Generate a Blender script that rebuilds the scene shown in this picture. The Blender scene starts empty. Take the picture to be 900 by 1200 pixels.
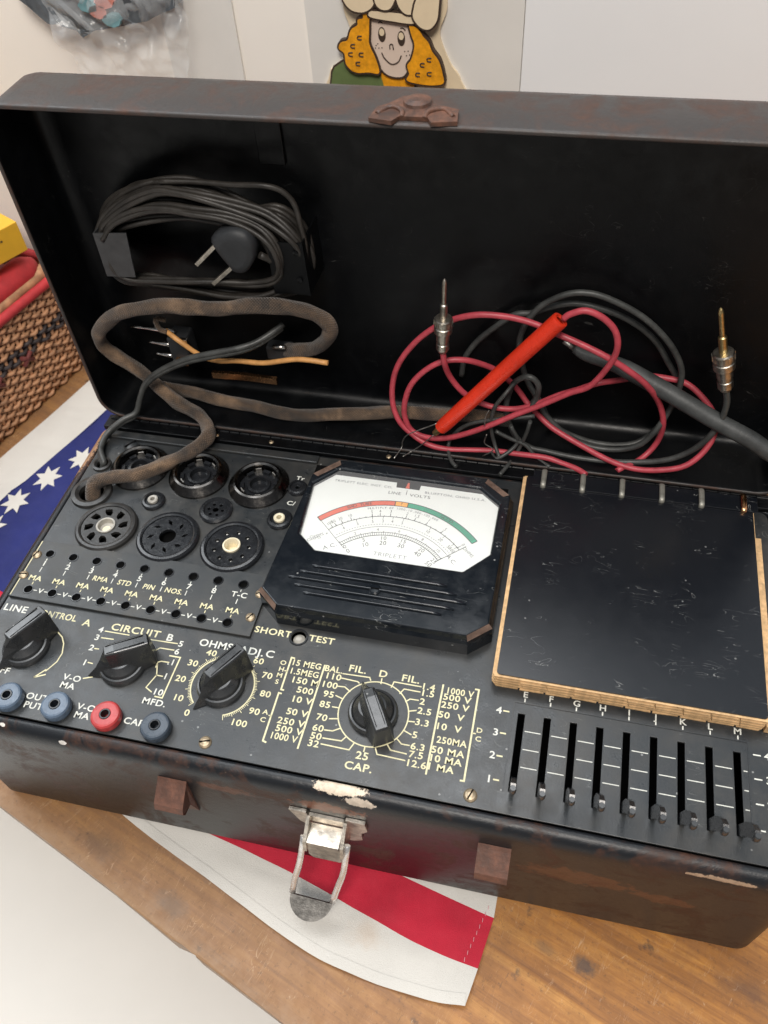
import bpy, bmesh, math, random, json
from mathutils import Vector, Matrix, noise
random.seed(7)
S = 0.0115            # metres per drawing unit (one slider pitch is about 1.16 units)
LIFT = 8.3            # the panel surface is the drawing's z = 0; the table top lies 8.3 units below
sc = bpy.context.scene
COL = sc.collection
D = json.loads(r'''{"TEXT": [["BAL.", -2.059, 1.602, 0.27, "y"], ["110", -1.999, 1.275, 0.27, "y"], ["100", -2.05, 0.879, 0.27, "y"], ["95", -1.966, 0.465, 0.27, "y"], ["85", -1.994, -0.002, 0.27, "y"], ["70", -1.974, -0.568, 0.27, "y"], ["60", -1.996, -1.036, 0.27, "y"], ["50", -1.988, -1.379, 0.27, "y"], ["32", -2.005, -1.695, 0.27, "y"], ["25", -0.016, -1.812, 0.3, "y"], ["CAP.", -0.058, -2.272, 0.3, "y"], ["FIL.", -1.081, 1.792, 0.3, "y"], ["D", 0.003, 1.785, 0.3, "y"], ["FIL.", 1.158, 1.765, 0.3, "y"], ["1.4", 1.922, 1.552, 0.27, "y"], ["1.5", 1.95, 1.261, 0.27, "y"], ["2", 1.812, 0.871, 0.27, "y"], ["2.5", 1.978, 0.469, 0.27, "y"], ["3.3", 1.977, -0.024, 0.27, "y"], ["5", 1.8, -0.579, 0.27, "y"], ["6.3", 2.004, -1.04, 0.27, "y"], ["7.5", 2.002, -1.372, 0.27, "y"], ["12.6", 2.065, -1.731, 0.27, "y"], ["1000 V", 3.212, 1.556, 0.27, "y"], ["500 V", 3.147, 1.259, 0.27, "y"], ["250 V", 3.127, 0.907, 0.27, "y"], ["50  V", 3.044, 0.47, 0.27, "y"], ["10  V", 3.018, -0.032, 0.27, "y"], ["250MA", 3.242, -0.585, 0.27, "y"], ["50 MA", 3.163, -1.015, 0.27, "y"], ["10 MA", 3.123, -1.36, 0.27, "y"], ["1 MA", 2.991, -1.702, 0.27, "y"], ["D", 4.222, 0.095, 0.2, "y"], ["C", 4.224, -0.262, 0.2, "y"], ["15 MEG", -3.241, 1.605, 0.27, "y"], ["1.5MEG", -3.224, 1.211, 0.27, "y"], ["150 M", -3.08, 0.83, 0.27, "y"], ["500", -2.964, 0.432, 0.27, "y"], ["10 V", -2.981, -0.003, 0.27, "y"], ["50 V", -3.006, -0.566, 0.27, "y"], ["250 V", -3.126, -1.006, 0.27, "y"], ["500 V", -3.102, -1.345, 0.27, "y"], ["1000 V", -3.233, -1.679, 0.27, "y"], ["O", -4.222, 1.507, 0.2, "y"], ["H", -4.21, 1.201, 0.2, "y"], ["M", -4.203, 0.914, 0.2, "y"], ["S", -4.222, 0.608, 0.2, "y"], ["A", -4.263, -0.78, 0.2, "y"], ["C", -4.265, -1.115, 0.2, "y"], ["SHORT", -5.105, 2.861, 0.3, "y"], ["TEST", -2.935, 2.872, 0.3, "y"], ["4", 4.853, 1.098, 0.28, "w"], ["3", 4.847, 0.152, 0.28, "w"], ["2", 4.845, -0.791, 0.28, "w"], ["1", 4.85, -1.743, 0.28, "w"], ["LINE", -16.947, 1.862, 0.33, "w"], ["CONTROL", -14.855, 1.868, 0.33, "y"], ["A", -13.385, 1.763, 0.33, "y"], ["CIRCUIT", -11.067, 1.797, 0.33, "y"], ["4", -12.6, 1.555, 0.27, "w"], ["3", -12.6, 1.155, 0.27, "w"], ["2", -12.61, 0.633, 0.27, "w"], ["1", -12.577, -0.094, 0.27, "w"], ["V-O", -12.777, -0.884, 0.27, "w"], ["MA", -12.811, -1.25, 0.27, "w"], ["MFD.", -8.901, -1.258, 0.27, "w"], ["OFF", -16.0, -1.106, 0.27, "w"], ["OUT", -13.824, -1.988, 0.27, "w"], ["PUT", -13.791, -2.373, 0.27, "w"], ["V-O", -11.565, -2.022, 0.27, "w"], ["MA", -11.599, -2.387, 0.27, "w"], ["CAP.", -9.312, -2.229, 0.27, "w"], ["B", -9.438, 1.745, 0.33, "w"], ["OHMS", -7.332, 1.786, 0.33, "w"], ["ADJ.", -5.709, 1.774, 0.33, "w"], ["C", -4.899, 1.787, 0.33, "w"], [".1", -8.901, 0.626, 0.27, "w"], ["1", -8.891, -0.053, 0.27, "w"], ["10", -8.924, -0.796, 0.27, "w"], ["5", -8.841, 1.54, 0.27, "w"], ["6", -8.865, 1.152, 0.27, "w"], ["40", -7.372, 1.371, 0.27, "y"], ["30", -7.988, 0.76, 0.27, "y"], ["20", -8.227, -0.03, 0.27, "y"], ["10", -8.001, -0.874, 0.27, "y"], ["0", -7.391, -1.432, 0.27, "y"], ["60", -5.274, 1.383, 0.27, "y"], ["70", -4.707, 0.798, 0.27, "y"], ["80", -4.515, -0.02, 0.27, "y"], ["90", -4.716, -0.844, 0.27, "y"], ["100", -5.175, -1.446, 0.27, "y"], ["Tr", -6.485, 11.683, 0.25, "w"], ["C/", -6.475, 10.031, 0.25, "w"]], "LINES": [[[[2.504, 1.796], [2.512, -2.042]], 0.07], [[[-2.475, 1.751], [-2.55, -2.013]], 0.07], [[[3.788, 1.827], [3.946, 1.828], [3.954, -2.007], [3.799, -2.013]], 0.07], [[[3.964, -0.057], [4.109, -0.056]], 0.05], [[[-3.798, 1.809], [-3.951, 1.817], [-3.948, 0.31], [-3.815, 0.301]], 0.07], [[[-3.861, 0.135], [-3.994, 0.144], [-3.989, -1.958], [-3.832, -2.007]], 0.07], [[[-4.102, -0.883], [-3.971, -0.891]], 0.05], [[[-3.934, 1.164], [-4.069, 1.174]], 0.05], [[[-1.657, 1.495], [-0.509, 1.533], [-0.431, 1.396]], 0.05], [[[-1.668, 1.288], [-0.948, 1.255], [-0.859, 1.191]], 0.05], [[[-1.704, 0.896], [-1.416, 0.922], [-1.135, 0.757]], 0.05], [[[-1.686, 0.481], [-1.34, 0.38]], 0.05], [[[-1.695, -0.031], [-1.379, -0.027]], 0.05], [[[-1.679, -0.557], [-1.304, -0.483]], 0.05], [[[-1.75, -1.052], [-1.4, -1.03], [-1.132, -0.864]], 0.05], [[[-1.719, -1.39], [-0.957, -1.367], [-0.824, -1.166]], 0.05], [[[-1.721, -1.638], [-0.574, -1.664], [-0.438, -1.337]], 0.05], [[[0.004, -1.431], [-0.0, -1.63]], 0.05], [[[0.393, -1.353], [0.525, -1.624], [1.644, -1.657]], 0.05], [[[0.825, -1.158], [0.998, -1.358], [1.648, -1.39]], 0.05], [[[1.116, -0.826], [1.359, -1.033], [1.685, -1.031]], 0.05], [[[1.325, -0.461], [1.664, -0.588]], 0.05], [[[1.372, -0.058], [1.691, -0.033]], 0.05], [[[1.329, 0.361], [1.662, 0.465]], 0.05], [[[1.144, 0.74], [1.308, 0.899], [1.662, 0.91]], 0.05], [[[0.847, 1.045], [0.985, 1.29], [1.66, 1.283]], 0.05], [[[0.452, 1.246], [0.517, 1.53], [1.658, 1.521]], 0.05], [[[-0.008, 1.59], [0.006, 1.329]], 0.05], [[[-12.408, 1.533], [-11.24, 1.54]], 0.05], [[[-12.426, 1.188], [-11.835, 1.213]], 0.05], [[[-12.483, 0.629], [-12.266, 0.642]], 0.05], [[[-12.456, -0.052], [-12.209, -0.069]], 0.05], [[[-12.317, -0.804], [-11.926, -0.656]], 0.05], [[[-9.324, -0.061], [-8.999, -0.061]], 0.05], [[[-9.467, 0.441], [-9.292, -0.055], [-9.504, -0.677], [-9.182, -0.835]], 0.05], [[[-10.245, 1.507], [-8.982, 1.539]], 0.05], [[[-9.81, 1.046], [-9.661, 1.195], [-9.006, 1.21]], 0.05], [[[-9.473, 0.267], [-9.483, 0.53], [-9.355, 0.596], [-8.994, 0.608]], 0.05], [[[-9.122, 0.918], [-8.617, 0.922], [-8.649, -1.001], [-8.994, -0.99]], 0.06], [[[-14.527, 1.14], [-14.141, 0.89], [-13.917, 0.594], [-13.761, 0.147], [-13.793, -0.282], [-14.06, -0.796]], 0.05], [[[-14.419, -1.158], [-14.064, -0.705]], 0.06], [[[-14.419, -1.158], [-13.97, -0.934]], 0.06], [[[5.016, 1.113], [5.255, 1.111]], 0.06], [[[5.007, 0.167], [5.242, 0.166]], 0.06], [[[5.002, -0.775], [5.233, -0.775]], 0.06], [[[5.004, -1.727], [5.23, -1.726]], 0.06]], "RED": [[0.16, 14.8, 6.468], [0.243, 14.9, 5.519], [0.454, 15.3, 4.428], [1.037, 15.3, 3.628], [1.784, 15.3, 3.111], [2.738, 15.3, 2.858], [3.67, 15.3, 2.941], [4.561, 15.3, 3.38], [5.503, 15.3, 4.061], [6.3, 16.0, 3.886], [7.21, 16.2, 4.245], [8.156, 16.6, 4.225], [9.189, 16.8, 4.436], [10.133, 16.8, 4.452], [11.092, 16.7, 4.35], [11.883, 16.4, 3.921], [12.539, 16.0, 3.315], [12.744, 15.5, 2.644], [12.443, 15.0, 1.874], [11.76, 14.6, 1.182], [10.752, 14.5, 0.794], [9.568, 14.6, 0.547], [8.286, 14.8, 0.723], [6.68, 15.2, 1.236], [5.457, 15.6, 1.64], [4.748, 16.0, 1.953], [4.105, 16.6, 2.138], [3.381, 16.8, 2.995], [2.524, 16.4, 4.179], [1.725, 16.0, 4.87], [0.943, 15.7, 5.236], [0.055, 15.5, 5.196], [-0.74, 15.3, 4.734], [-1.403, 15.1, 3.941], [-1.74, 15.0, 2.865], [-1.753, 14.9, 1.94], [-1.425, 14.8, 1.189], [-0.668, 14.6, 1.019], [0.34, 14.5, 1.207], [1.415, 14.5, 1.712], [2.441, 14.6, 2.293], [3.623, 14.8, 3.001], [4.776, 14.9, 3.705], [5.968, 14.9, 4.613], [5.754, 14.9, 4.128], [6.805, 14.8, 5.24], [7.424, 14.7, 6.54], [7.622, 14.6, 7.579], [7.412, 14.6, 8.448], [6.843, 14.6, 9.05], [6.115, 14.6, 9.337], [5.504, 14.6, 9.101], [5.263, 14.6, 8.849]], "RED2": [[8.719, 14.412, 0.46], [9.809, 15.405, 0.46], [10.417, 15.9, 1.167], [10.465, 15.8, 2.506], [10.023, 15.7, 3.871], [9.161, 15.0, 5.471], [8.236, 14.85, 6.301], [7.251, 14.85, 6.905], [6.187, 15.1, 7.221], [5.244, 15.3, 7.452], [5.533, 15.4, 7.246], [4.363, 15.4, 7.751], [3.401, 15.5, 7.948], [2.452, 15.5, 8.039], [1.503, 15.5, 7.97], [0.528, 15.6, 7.557], [-0.36, 15.6, 7.004], [-1.287, 15.6, 6.034], [-2.035, 15.5, 4.862], [-2.387, 15.4, 3.684], [-2.403, 15.2, 2.444], [-2.044, 14.9, 1.598], [-1.355, 14.7, 0.993], [-0.545, 14.5, 0.631], [0.455, 14.484, 0.46], [1.749, 14.641, 0.46], [2.713, 14.759, 0.46], [3.799, 14.7, 0.505], [5.269, 14.6, 0.585], [6.061, 14.493, 0.46], [6.847, 14.214, 0.46], [7.309, 13.904, 0.46]], "BLACK": [[12.392, 14.9, 5.855], [12.664, 14.9, 4.981], [12.66, 14.9, 3.869], [12.358, 14.9, 2.739], [11.776, 15.0, 1.671], [10.836, 15.0, 0.966], [9.559, 15.1, 0.508], [8.064, 14.962, 0.46], [6.533, 14.992, 0.46], [5.224, 15.175, 0.46], [4.428, 15.2, 0.58], [4.37, 15.3, 0.584], [3.667, 15.6, 0.86], [3.118, 16.0, 1.958], [3.142, 16.2, 2.926], [3.44, 15.6, 4.312], [4.029, 15.3, 4.977], [4.508, 15.3, 4.585], [4.523, 15.4, 3.696], [4.204, 15.2, 2.86], [4.513, 16.2, 2.953], [4.985, 16.0, 2.166], [5.992, 15.8, 1.262], [7.223, 15.6, 0.746], [8.494, 15.5, 0.785], [9.546, 15.5, 1.237], [10.118, 15.6, 2.123], [10.543, 16.0, 3.012], [10.794, 16.3, 4.096], [10.724, 16.4, 5.259], [10.149, 16.4, 6.387], [9.354, 16.4, 7.3], [8.446, 16.4, 8.035], [7.362, 16.4, 8.599], [6.325, 16.4, 8.921], [5.338, 16.4, 8.822], [4.384, 16.4, 8.221], [3.819, 16.3, 7.533], [3.567, 16.4, 6.848], [3.429, 16.6, 5.692], [3.864, 16.8, 3.615], [4.738, 16.5, 2.322], [5.583, 16.8, 0.604], [7.613, 16.14, 0.46], [9.526, 16.463, 0.46], [10.575, 17.0, 1.564], [10.853, 17.0, 3.816], [10.081, 17.0, 5.294], [9.292, 17.0, 6.399], [8.234, 17.0, 7.218], [7.019, 17.0, 7.721], [5.736, 17.0, 7.934], [4.724, 17.0, 7.687], [3.826, 17.0, 7.235], [3.089, 17.0, 7.067], [2.333, 17.0, 6.377], [1.456, 17.0, 5.396], [0.856, 17.0, 4.274], [0.715, 17.0, 3.16]], "PROBE_B": [[14.919, 14.4, 2.871], [14.027, 14.6, 3.309], [12.448, 15.0, 3.823], [11.203, 15.3, 4.325], [9.717, 15.7, 4.865], [7.856, 16.1, 5.516], [6.478, 16.5, 5.55], [5.909, 16.7, 5.702]], "PROBE_R": [[5.346, 14.6, 8.687], [5.155, 14.6, 8.809], [2.808, 14.4, 5.828], [0.178, 14.2, 2.17], [-0.091, 14.2, 1.906]], "PLUG_R": [[0.16, 14.8, 6.468], [0.246, 14.8, 10.17]], "PLUG_B": [[12.392, 14.9, 5.855], [11.23, 14.9, 9.819]], "STRAY": [[[4.532, 15.0, 2.884], [3.426, 14.9, 2.666], [2.396, 14.9, 2.363], [1.559, 14.9, 2.014], [0.923, 14.9, 1.47], [0.492, 14.9, 0.64], [0.533, 14.351, 0.42], [0.807, 13.713, 0.42], [1.075, 13.414, 0.42]], [[4.361, 14.9, 2.597], [4.222, 14.9, 1.706], [3.887, 14.9, 0.441], [3.489, 13.799, 0.42], [3.243, 13.242, 0.42]], [[3.098, 14.331, 0.42], [2.73, 14.9, 0.86], [2.516, 14.9, 2.019], [2.621, 14.9, 3.178], [3.036, 14.9, 4.062], [3.446, 15.5, 4.399]], [[2.744, 14.9, 1.688], [3.511, 14.9, 1.292], [4.278, 14.9, 0.967], [4.883, 14.635, 0.42], [5.566, 14.156, 0.42]], [[3.457, 14.9, 2.168], [3.846, 14.9, 1.046], [2.993, 14.313, 0.42], [2.614, 14.705, 0.42]]], "STRAND": [[[-0.034, 14.2, 2.427], [-0.465, 14.2, 2.14], [-1.46, 14.2, 1.461], [-1.754, 14.2, 0.957], [-1.829, 14.2, 0.481], [-2.072, 13.487, 0.38]], [[-0.147, 14.2, 1.675], [-0.759, 14.2, 0.894], [-1.264, 14.163, 0.38], [-1.667, 13.679, 0.38]], [[2.441, 14.2, 3.653], [2.305, 14.2, 3.217], [2.276, 14.2, 2.647]], [[2.402, 14.2, 2.089], [2.32, 14.2, 1.485], [2.761, 14.2, 1.108], [2.247, 14.2, 0.56]]], "BRAID": [[-16.321, 8.34, 0.52], [-16.38, 9.143, 0.52], [-15.641, 9.686, 0.52], [-14.501, 10.092, 0.52], [-13.523, 10.894, 0.52], [-12.57, 11.809, 0.52], [-11.761, 12.714, 0.85], [-11.923, 13.585, 0.85], [-12.685, 14.3, 0.927], [-13.874, 14.7, 1.245], [-14.862, 15.1, 1.707], [-16.189, 15.6, 2.354], [-17.418, 15.8, 3.156], [-17.831, 15.6, 3.961], [-17.53, 15.3, 4.905], [-16.561, 15.1, 6.001], [-15.147, 14.9, 6.837], [-13.542, 14.8, 7.34], [-11.822, 14.8, 7.47], [-10.142, 14.8, 7.581], [-8.611, 14.8, 7.86], [-7.18, 14.9, 7.939], [-5.995, 15.1, 7.591], [-5.309, 15.4, 6.769], [-5.496, 15.7, 5.821], [-6.298, 16.0, 4.854], [-7.394, 16.3, 4.294], [-8.089, 16.6, 3.97]], "BRAID2": [[-15.64, 16.32, 0.75], [-14.241, 16.17, 0.75], [-12.366, 15.858, 0.75], [-10.575, 15.667, 0.75], [-8.625, 15.393, 0.75], [-6.815, 15.458, 0.75], [-4.335, 15.5, 1.238], [-1.964, 15.6, 1.569], [1.086, 15.8, 1.641], [3.333, 16.0, 1.492]], "FLAT": [[-16.809, 10.862, 0.19], [-17.355, 11.652, 0.19], [-17.392, 12.6, 0.368], [-16.695, 13.3, 0.806], [-16.08, 13.8, 0.981], [-15.764, 14.2, 1.738], [-15.225, 14.4, 2.68], [-14.112, 14.4, 3.633], [-12.574, 14.4, 4.511], [-11.01, 14.4, 5.085], [-9.781, 14.6, 5.354], [-8.966, 15.0, 5.502], [-8.322, 15.5, 5.733], [-7.833, 16.0, 5.946]], "FLAT0": [-16.901, 10.92, 0.0], "BR0": [-16.593, 8.856, 0.0], "COILS": [[[-16.167, 16.2, 10.085], [-15.581, 16.2, 11.118], [-14.448, 16.2, 12.071], [-13.095, 16.2, 12.72], [-12.059, 16.2, 12.896], [-10.975, 16.2, 12.788], [-9.672, 16.2, 12.463], [-8.408, 16.2, 11.926], [-7.281, 16.2, 11.301], [-6.535, 16.2, 10.781], [-6.077, 16.2, 10.077], [-6.055, 16.2, 9.159], [-6.768, 16.2, 8.134], [-8.042, 16.2, 7.51], [-9.872, 16.2, 7.392], [-11.713, 16.2, 7.394], [-13.382, 16.2, 7.57], [-14.928, 16.2, 7.675], [-16.072, 16.2, 8.074], [-16.377, 16.2, 9.037]], [[-15.861, 15.95, 10.184], [-15.207, 15.95, 10.993], [-14.177, 15.95, 11.656], [-12.886, 15.95, 12.103], [-11.749, 15.95, 12.112], [-10.519, 15.95, 11.988], [-9.437, 15.95, 11.854], [-8.15, 15.95, 11.382], [-7.272, 15.95, 10.873], [-6.99, 15.95, 10.006], [-7.012, 15.95, 8.922], [-7.714, 15.95, 8.13], [-9.098, 15.95, 7.828], [-10.888, 15.95, 7.901], [-12.411, 15.95, 7.919], [-13.93, 15.95, 8.024], [-15.167, 15.95, 8.074], [-15.887, 15.95, 8.752]], [[-15.428, 15.7, 10.217], [-14.758, 15.7, 10.876], [-13.734, 15.7, 11.323], [-12.53, 15.7, 11.486], [-11.375, 15.7, 11.543], [-10.114, 15.7, 11.523], [-8.889, 15.7, 11.401], [-7.864, 15.7, 10.977], [-7.453, 15.7, 10.124], [-7.462, 15.7, 9.203], [-8.156, 15.7, 8.502], [-9.517, 15.7, 8.288], [-11.023, 15.7, 8.224], [-12.712, 15.7, 8.143], [-14.326, 15.7, 7.903], [-15.291, 15.7, 8.312]], [[-15.586, 15.45, 10.509], [-14.89, 15.45, 11.455], [-13.761, 15.45, 12.251], [-12.331, 15.45, 12.791], [-11.214, 15.45, 12.839], [-10.017, 15.45, 12.716], [-8.613, 15.45, 12.337], [-7.465, 15.45, 12.007], [-6.493, 15.45, 11.381], [-6.07, 15.45, 10.549], [-6.146, 15.45, 9.49], [-6.926, 15.45, 8.472], [-8.306, 15.45, 8.008], [-10.112, 15.45, 7.858], [-11.892, 15.45, 7.979], [-13.526, 15.45, 8.151], [-15.068, 15.45, 8.168], [-15.75, 15.45, 8.926]], [[-15.207, 15.2, 10.615], [-14.472, 15.2, 11.487], [-13.156, 15.2, 12.013], [-11.844, 15.2, 12.178], [-10.47, 15.2, 12.139], [-9.13, 15.2, 12.029], [-7.99, 15.2, 11.625], [-7.28, 15.2, 11.04], [-7.033, 15.2, 10.029], [-7.324, 15.2, 9.08], [-8.403, 15.2, 8.626], [-10.128, 15.2, 8.731], [-11.6, 15.2, 8.751], [-13.153, 15.2, 8.554], [-14.71, 15.2, 8.454], [-15.256, 15.2, 9.134]], [[-15.904, 16.05, 10.197], [-15.045, 16.05, 11.391], [-13.884, 16.05, 12.262], [-12.479, 16.05, 12.675], [-11.222, 16.05, 12.675], [-9.923, 16.05, 12.322], [-8.492, 16.05, 11.936], [-7.241, 16.05, 12.095], [-6.509, 16.05, 11.59], [-6.15, 16.05, 10.757], [-6.101, 16.05, 9.563], [-6.539, 16.05, 8.421], [-7.653, 16.05, 7.787], [-9.194, 16.05, 7.498], [-11.185, 16.05, 7.432], [-13.002, 16.05, 7.591], [-14.719, 16.05, 7.627], [-16.024, 16.05, 8.01]], [[-12.112, 15.8, 13.105], [-10.466, 15.8, 13.102], [-8.84, 15.8, 13.141], [-7.492, 15.8, 13.267], [-6.748, 15.8, 13.012], [-6.309, 15.8, 12.439], [-6.093, 15.8, 11.627], [-5.996, 15.8, 10.335], [-6.396, 15.8, 8.922], [-7.527, 15.8, 8.089], [-9.042, 15.8, 7.855], [-10.827, 15.8, 7.926]]], "PLUG": [[-9.438, 15.0, 11.532], [-8.783, 15.0, 11.725], [-8.2, 15.0, 11.587], [-7.895, 15.0, 11.04], [-8.116, 15.0, 10.212], [-8.575, 15.0, 9.64], [-9.014, 15.0, 9.568], [-9.249, 15.0, 9.808], [-9.898, 15.0, 11.021]], "PRONGS": [[[-9.729, 15.0, 10.845], [-10.911, 15.0, 9.735]], [[-9.177, 15.0, 9.815], [-10.332, 15.0, 8.799]]], "HOOKS": [[[-15.551, 14.9, 10.92], [-13.897, 14.9, 11.051], [-14.135, 14.9, 8.792], [-15.594, 14.9, 8.719]], [[-7.52, 15.2, 10.991], [-5.93, 15.2, 11.036], [-5.862, 15.2, 8.431], [-7.575, 15.2, 8.419]]], "HOOKTOP": [[-7.933, 16.9, 15.371], [-6.849, 16.9, 15.421], [-7.195, 16.9, 13.284], [-8.247, 16.9, 13.295]], "SLEEVE": [[-13.84, 15.5, 5.366], [-13.079, 15.2, 5.036], [-12.132, 15.3, 4.124], [-11.225, 15.2, 4.031], [-10.181, 15.1, 4.245], [-8.701, 15.0, 4.384], [-6.888, 14.9, 4.922], [-5.381, 14.9, 4.893]], "SLEEVE0": [[-13.721, 15.6, 5.945], [-14.193, 15.5, 6.003], [-14.083, 15.4, 5.507], [-13.718, 15.4, 5.364]], "COPPER": [[-11.931, 15.5, 2.84], [-10.261, 15.5, 2.923], [-8.45, 15.5, 2.867]], "CONN": [[-13.573, 15.8, 4.699], [-13.947, 15.8, 3.293], [-14.034, 15.8, 5.116], [-14.279, 15.8, 4.233], [-14.475, 15.8, 3.524]], "GLINT": [[-8.58, 16.4, 4.506], [-7.934, 16.4, 4.584]], "BAGPX": [[-26.124, 31.5, 14.492], [-24.543, 31.5, 13.136], [-23.135, 31.5, 13.345], [-19.339, 31.5, 13.86], [-16.868, 31.5, 14.659], [-23.669, 31.5, 13.332], [-23.065, 31.5, 10.507], [-21.506, 31.5, 7.571], [-18.543, 31.5, 9.226], [-15.936, 31.5, 13.427]]}''')
PI = math.pi
# ------------------------------------------------------------------ materials
MATS = {}
def nmat(name):
    m = bpy.data.materials.new(name); m.use_nodes = True
    nt = m.node_tree; b = nt.nodes['Principled BSDF']
    MATS[name] = m
    return m, nt, b
def N(nt, t, **kw):
    n = nt.nodes.new(t)
    for k, v in kw.items(): setattr(n, k, v)
    return n
def coords(nt, scale=(1, 1, 1), rot=(0, 0, 0)):
    tc = N(nt, 'ShaderNodeTexCoord'); mp = N(nt, 'ShaderNodeMapping')
    mp.inputs['Scale'].default_value = tuple(s / S for s in scale)
    mp.inputs['Rotation'].default_value = rot
    nt.links.new(tc.outputs['Object'], mp.inputs['Vector'])
    return mp.outputs['Vector']
def noi(nt, vec, scale, detail=4, rough=.6, dist=0):
    n = N(nt, 'ShaderNodeTexNoise'); n.inputs['Scale'].default_value = scale
    n.inputs['Detail'].default_value = detail; n.inputs['Roughness'].default_value = rough
    n.inputs['Distortion'].default_value = dist
    nt.links.new(vec, n.inputs['Vector']); return n.outputs['Fac']
def ramp(nt, fac, stops):
    r = N(nt, 'ShaderNodeValToRGB'); e = r.color_ramp.elements
    while len(e) < len(stops): e.new(.5)
    for x, (p, c) in zip(e, stops):
        x.position = p; x.color = (c[0], c[1], c[2], 1) if not isinstance(c, (int, float)) else (c, c, c, 1)
    nt.links.new(fac, r.inputs['Fac']); return r.outputs['Color']
def mix(nt, fac, a, b):
    m = N(nt, 'ShaderNodeMix'); m.data_type = 'RGBA'
    for sock, v in ((m.inputs[0], fac), (m.inputs[6], a), (m.inputs[7], b)):
        if hasattr(v, 'links'): nt.links.new(v, sock)
        elif isinstance(v, (int, float)): sock.default_value = v
        else: sock.default_value = (v[0], v[1], v[2], 1)
    return m.outputs[2]
def mth(nt, op, a, b=None):
    m = N(nt, 'ShaderNodeMath', operation=op)
    for i, v in enumerate((a, b)):
        if v is None: continue
        if hasattr(v, 'links'): nt.links.new(v, m.inputs[i])
        else: m.inputs[i].default_value = v
    return m.outputs[0]
def bump(nt, b, h, strength=.3, dist=.02):
    n = N(nt, 'ShaderNodeBump'); n.inputs['Strength'].default_value = strength
    n.inputs['Distance'].default_value = dist * S
    nt.links.new(h, n.inputs['Height']); nt.links.new(n.outputs['Normal'], b.inputs['Normal'])
def spots(nt, c, v, lst):
    tc = N(nt, 'ShaderNodeTexCoord')
    for (x, y, z, rx, ry, rz, col, soft, amt) in lst:
        mp = N(nt, 'ShaderNodeMapping'); mp.vector_type = 'TEXTURE'
        mp.inputs['Location'].default_value = (x * S, y * S, z * S); mp.inputs['Scale'].default_value = (rx * S, ry * S, rz * S)
        nt.links.new(tc.outputs['Object'], mp.inputs['Vector'])
        ln = N(nt, 'ShaderNodeVectorMath', operation='LENGTH'); nt.links.new(mp.outputs['Vector'], ln.inputs[0])
        d = mth(nt, 'ADD', ln.outputs['Value'], mth(nt, 'MULTIPLY', mth(nt, 'SUBTRACT', noi(nt, v, 1.5, 6, .7), .5), 1.6))
        k = mth(nt, 'MULTIPLY', ramp(nt, d, [(1 - soft, 1.), (1., 0.)]), amt); c = mix(nt, k, c, col)
    return c
def simple(name, col, rough=.5, metal=0, var=.15, vs=1.5, bmp=0, bs=8, spec=.5, coat=0, sp=(), fold=0):
    m, nt, b = nmat(name); v = coords(nt)
    n = noi(nt, v, vs, 5)
    lo = tuple(c * (1 - var) for c in col); hi = tuple(min(1, c * (1 + var)) for c in col)
    nt.links.new(spots(nt, ramp(nt, n, [(.3, lo), (.7, hi)]), v, sp), b.inputs['Base Color'])
    b.inputs['Metallic'].default_value = metal
    b.inputs['Specular IOR Level'].default_value = spec
    b.inputs['Coat Weight'].default_value = coat
    nr = noi(nt, v, vs * 3, 4)
    nt.links.new(ramp(nt, nr, [(.3, max(.02, rough - .07)), (.7, min(1, rough + .08))]), b.inputs['Roughness'])
    if fold:
        h = mth(nt, 'ADD', mth(nt, 'MULTIPLY', noi(nt, v, bs, 3), .03), mth(nt, 'MULTIPLY', noi(nt, coords(nt, (.5, 1.6, 1), (0, 0, .9)), .26, 2, .5, .3), fold)); bump(nt, b, h, .8, 1.2)
    elif bmp: bump(nt, b, noi(nt, v, bs, 4), bmp, .05)
    return m
def dusty(name, base, dust, amount, rough, scratch=.5, bmp=.15, spec=.5, speck=.35, rz=.6, rvar=1.):
    """dark lacquer with dust smudges, fine specks and short scratches"""
    m, nt, b = nmat(name); v = coords(nt)
    big = noi(nt, v, .22, 5, .6); mid = noi(nt, v, 1.1, 5, .65)
    f = mth(nt, 'MULTIPLY', ramp(nt, big, [(.35, 0.), (.75, 1.)]), ramp(nt, mid, [(.35, .2), (.75, 1.)]))
    f = mth(nt, 'MULTIPLY', f, amount)
    c = mix(nt, f, base, dust)
    sp = N(nt, 'ShaderNodeTexVoronoi'); sp.inputs['Scale'].default_value = 1.6; nt.links.new(v, sp.inputs['Vector'])
    pick = N(nt, 'ShaderNodeTexWhiteNoise'); nt.links.new(sp.outputs['Position'], pick.inputs['Vector'])
    spk = mth(nt, 'MULTIPLY', mth(nt, 'LESS_THAN', sp.outputs['Distance'], .07), mth(nt, 'GREATER_THAN', pick.outputs['Value'], .72))
    c = mix(nt, mth(nt, 'MULTIPLY', spk, speck), c, (.5, .5, .48))
    v2 = coords(nt, (.45, 1.3, 1), (0, 0, rz)); s1 = noi(nt, v2, .9, 2, .5, 2.4)
    line = ramp(nt, s1, [(.496, 0.), (.5, 1.), (.504, 0.)])
    gate = ramp(nt, noi(nt, v, .7, 4), [(.54, 0.), (.64, 1.)])
    sc_ = mth(nt, 'MULTIPLY', mth(nt, 'MULTIPLY', line, gate), scratch)
    c = mix(nt, sc_, c, (.4, .4, .38))
    nt.links.new(c, b.inputs['Base Color'])
    b.inputs['Specular IOR Level'].default_value = spec
    nt.links.new(ramp(nt, mid, [(.3, rough - .06 * rvar), (.75, rough + .14 * rvar)]), b.inputs['Roughness'])
    bump(nt, b, noi(nt, v, 14, 3), bmp, .03)
    return m
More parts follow.
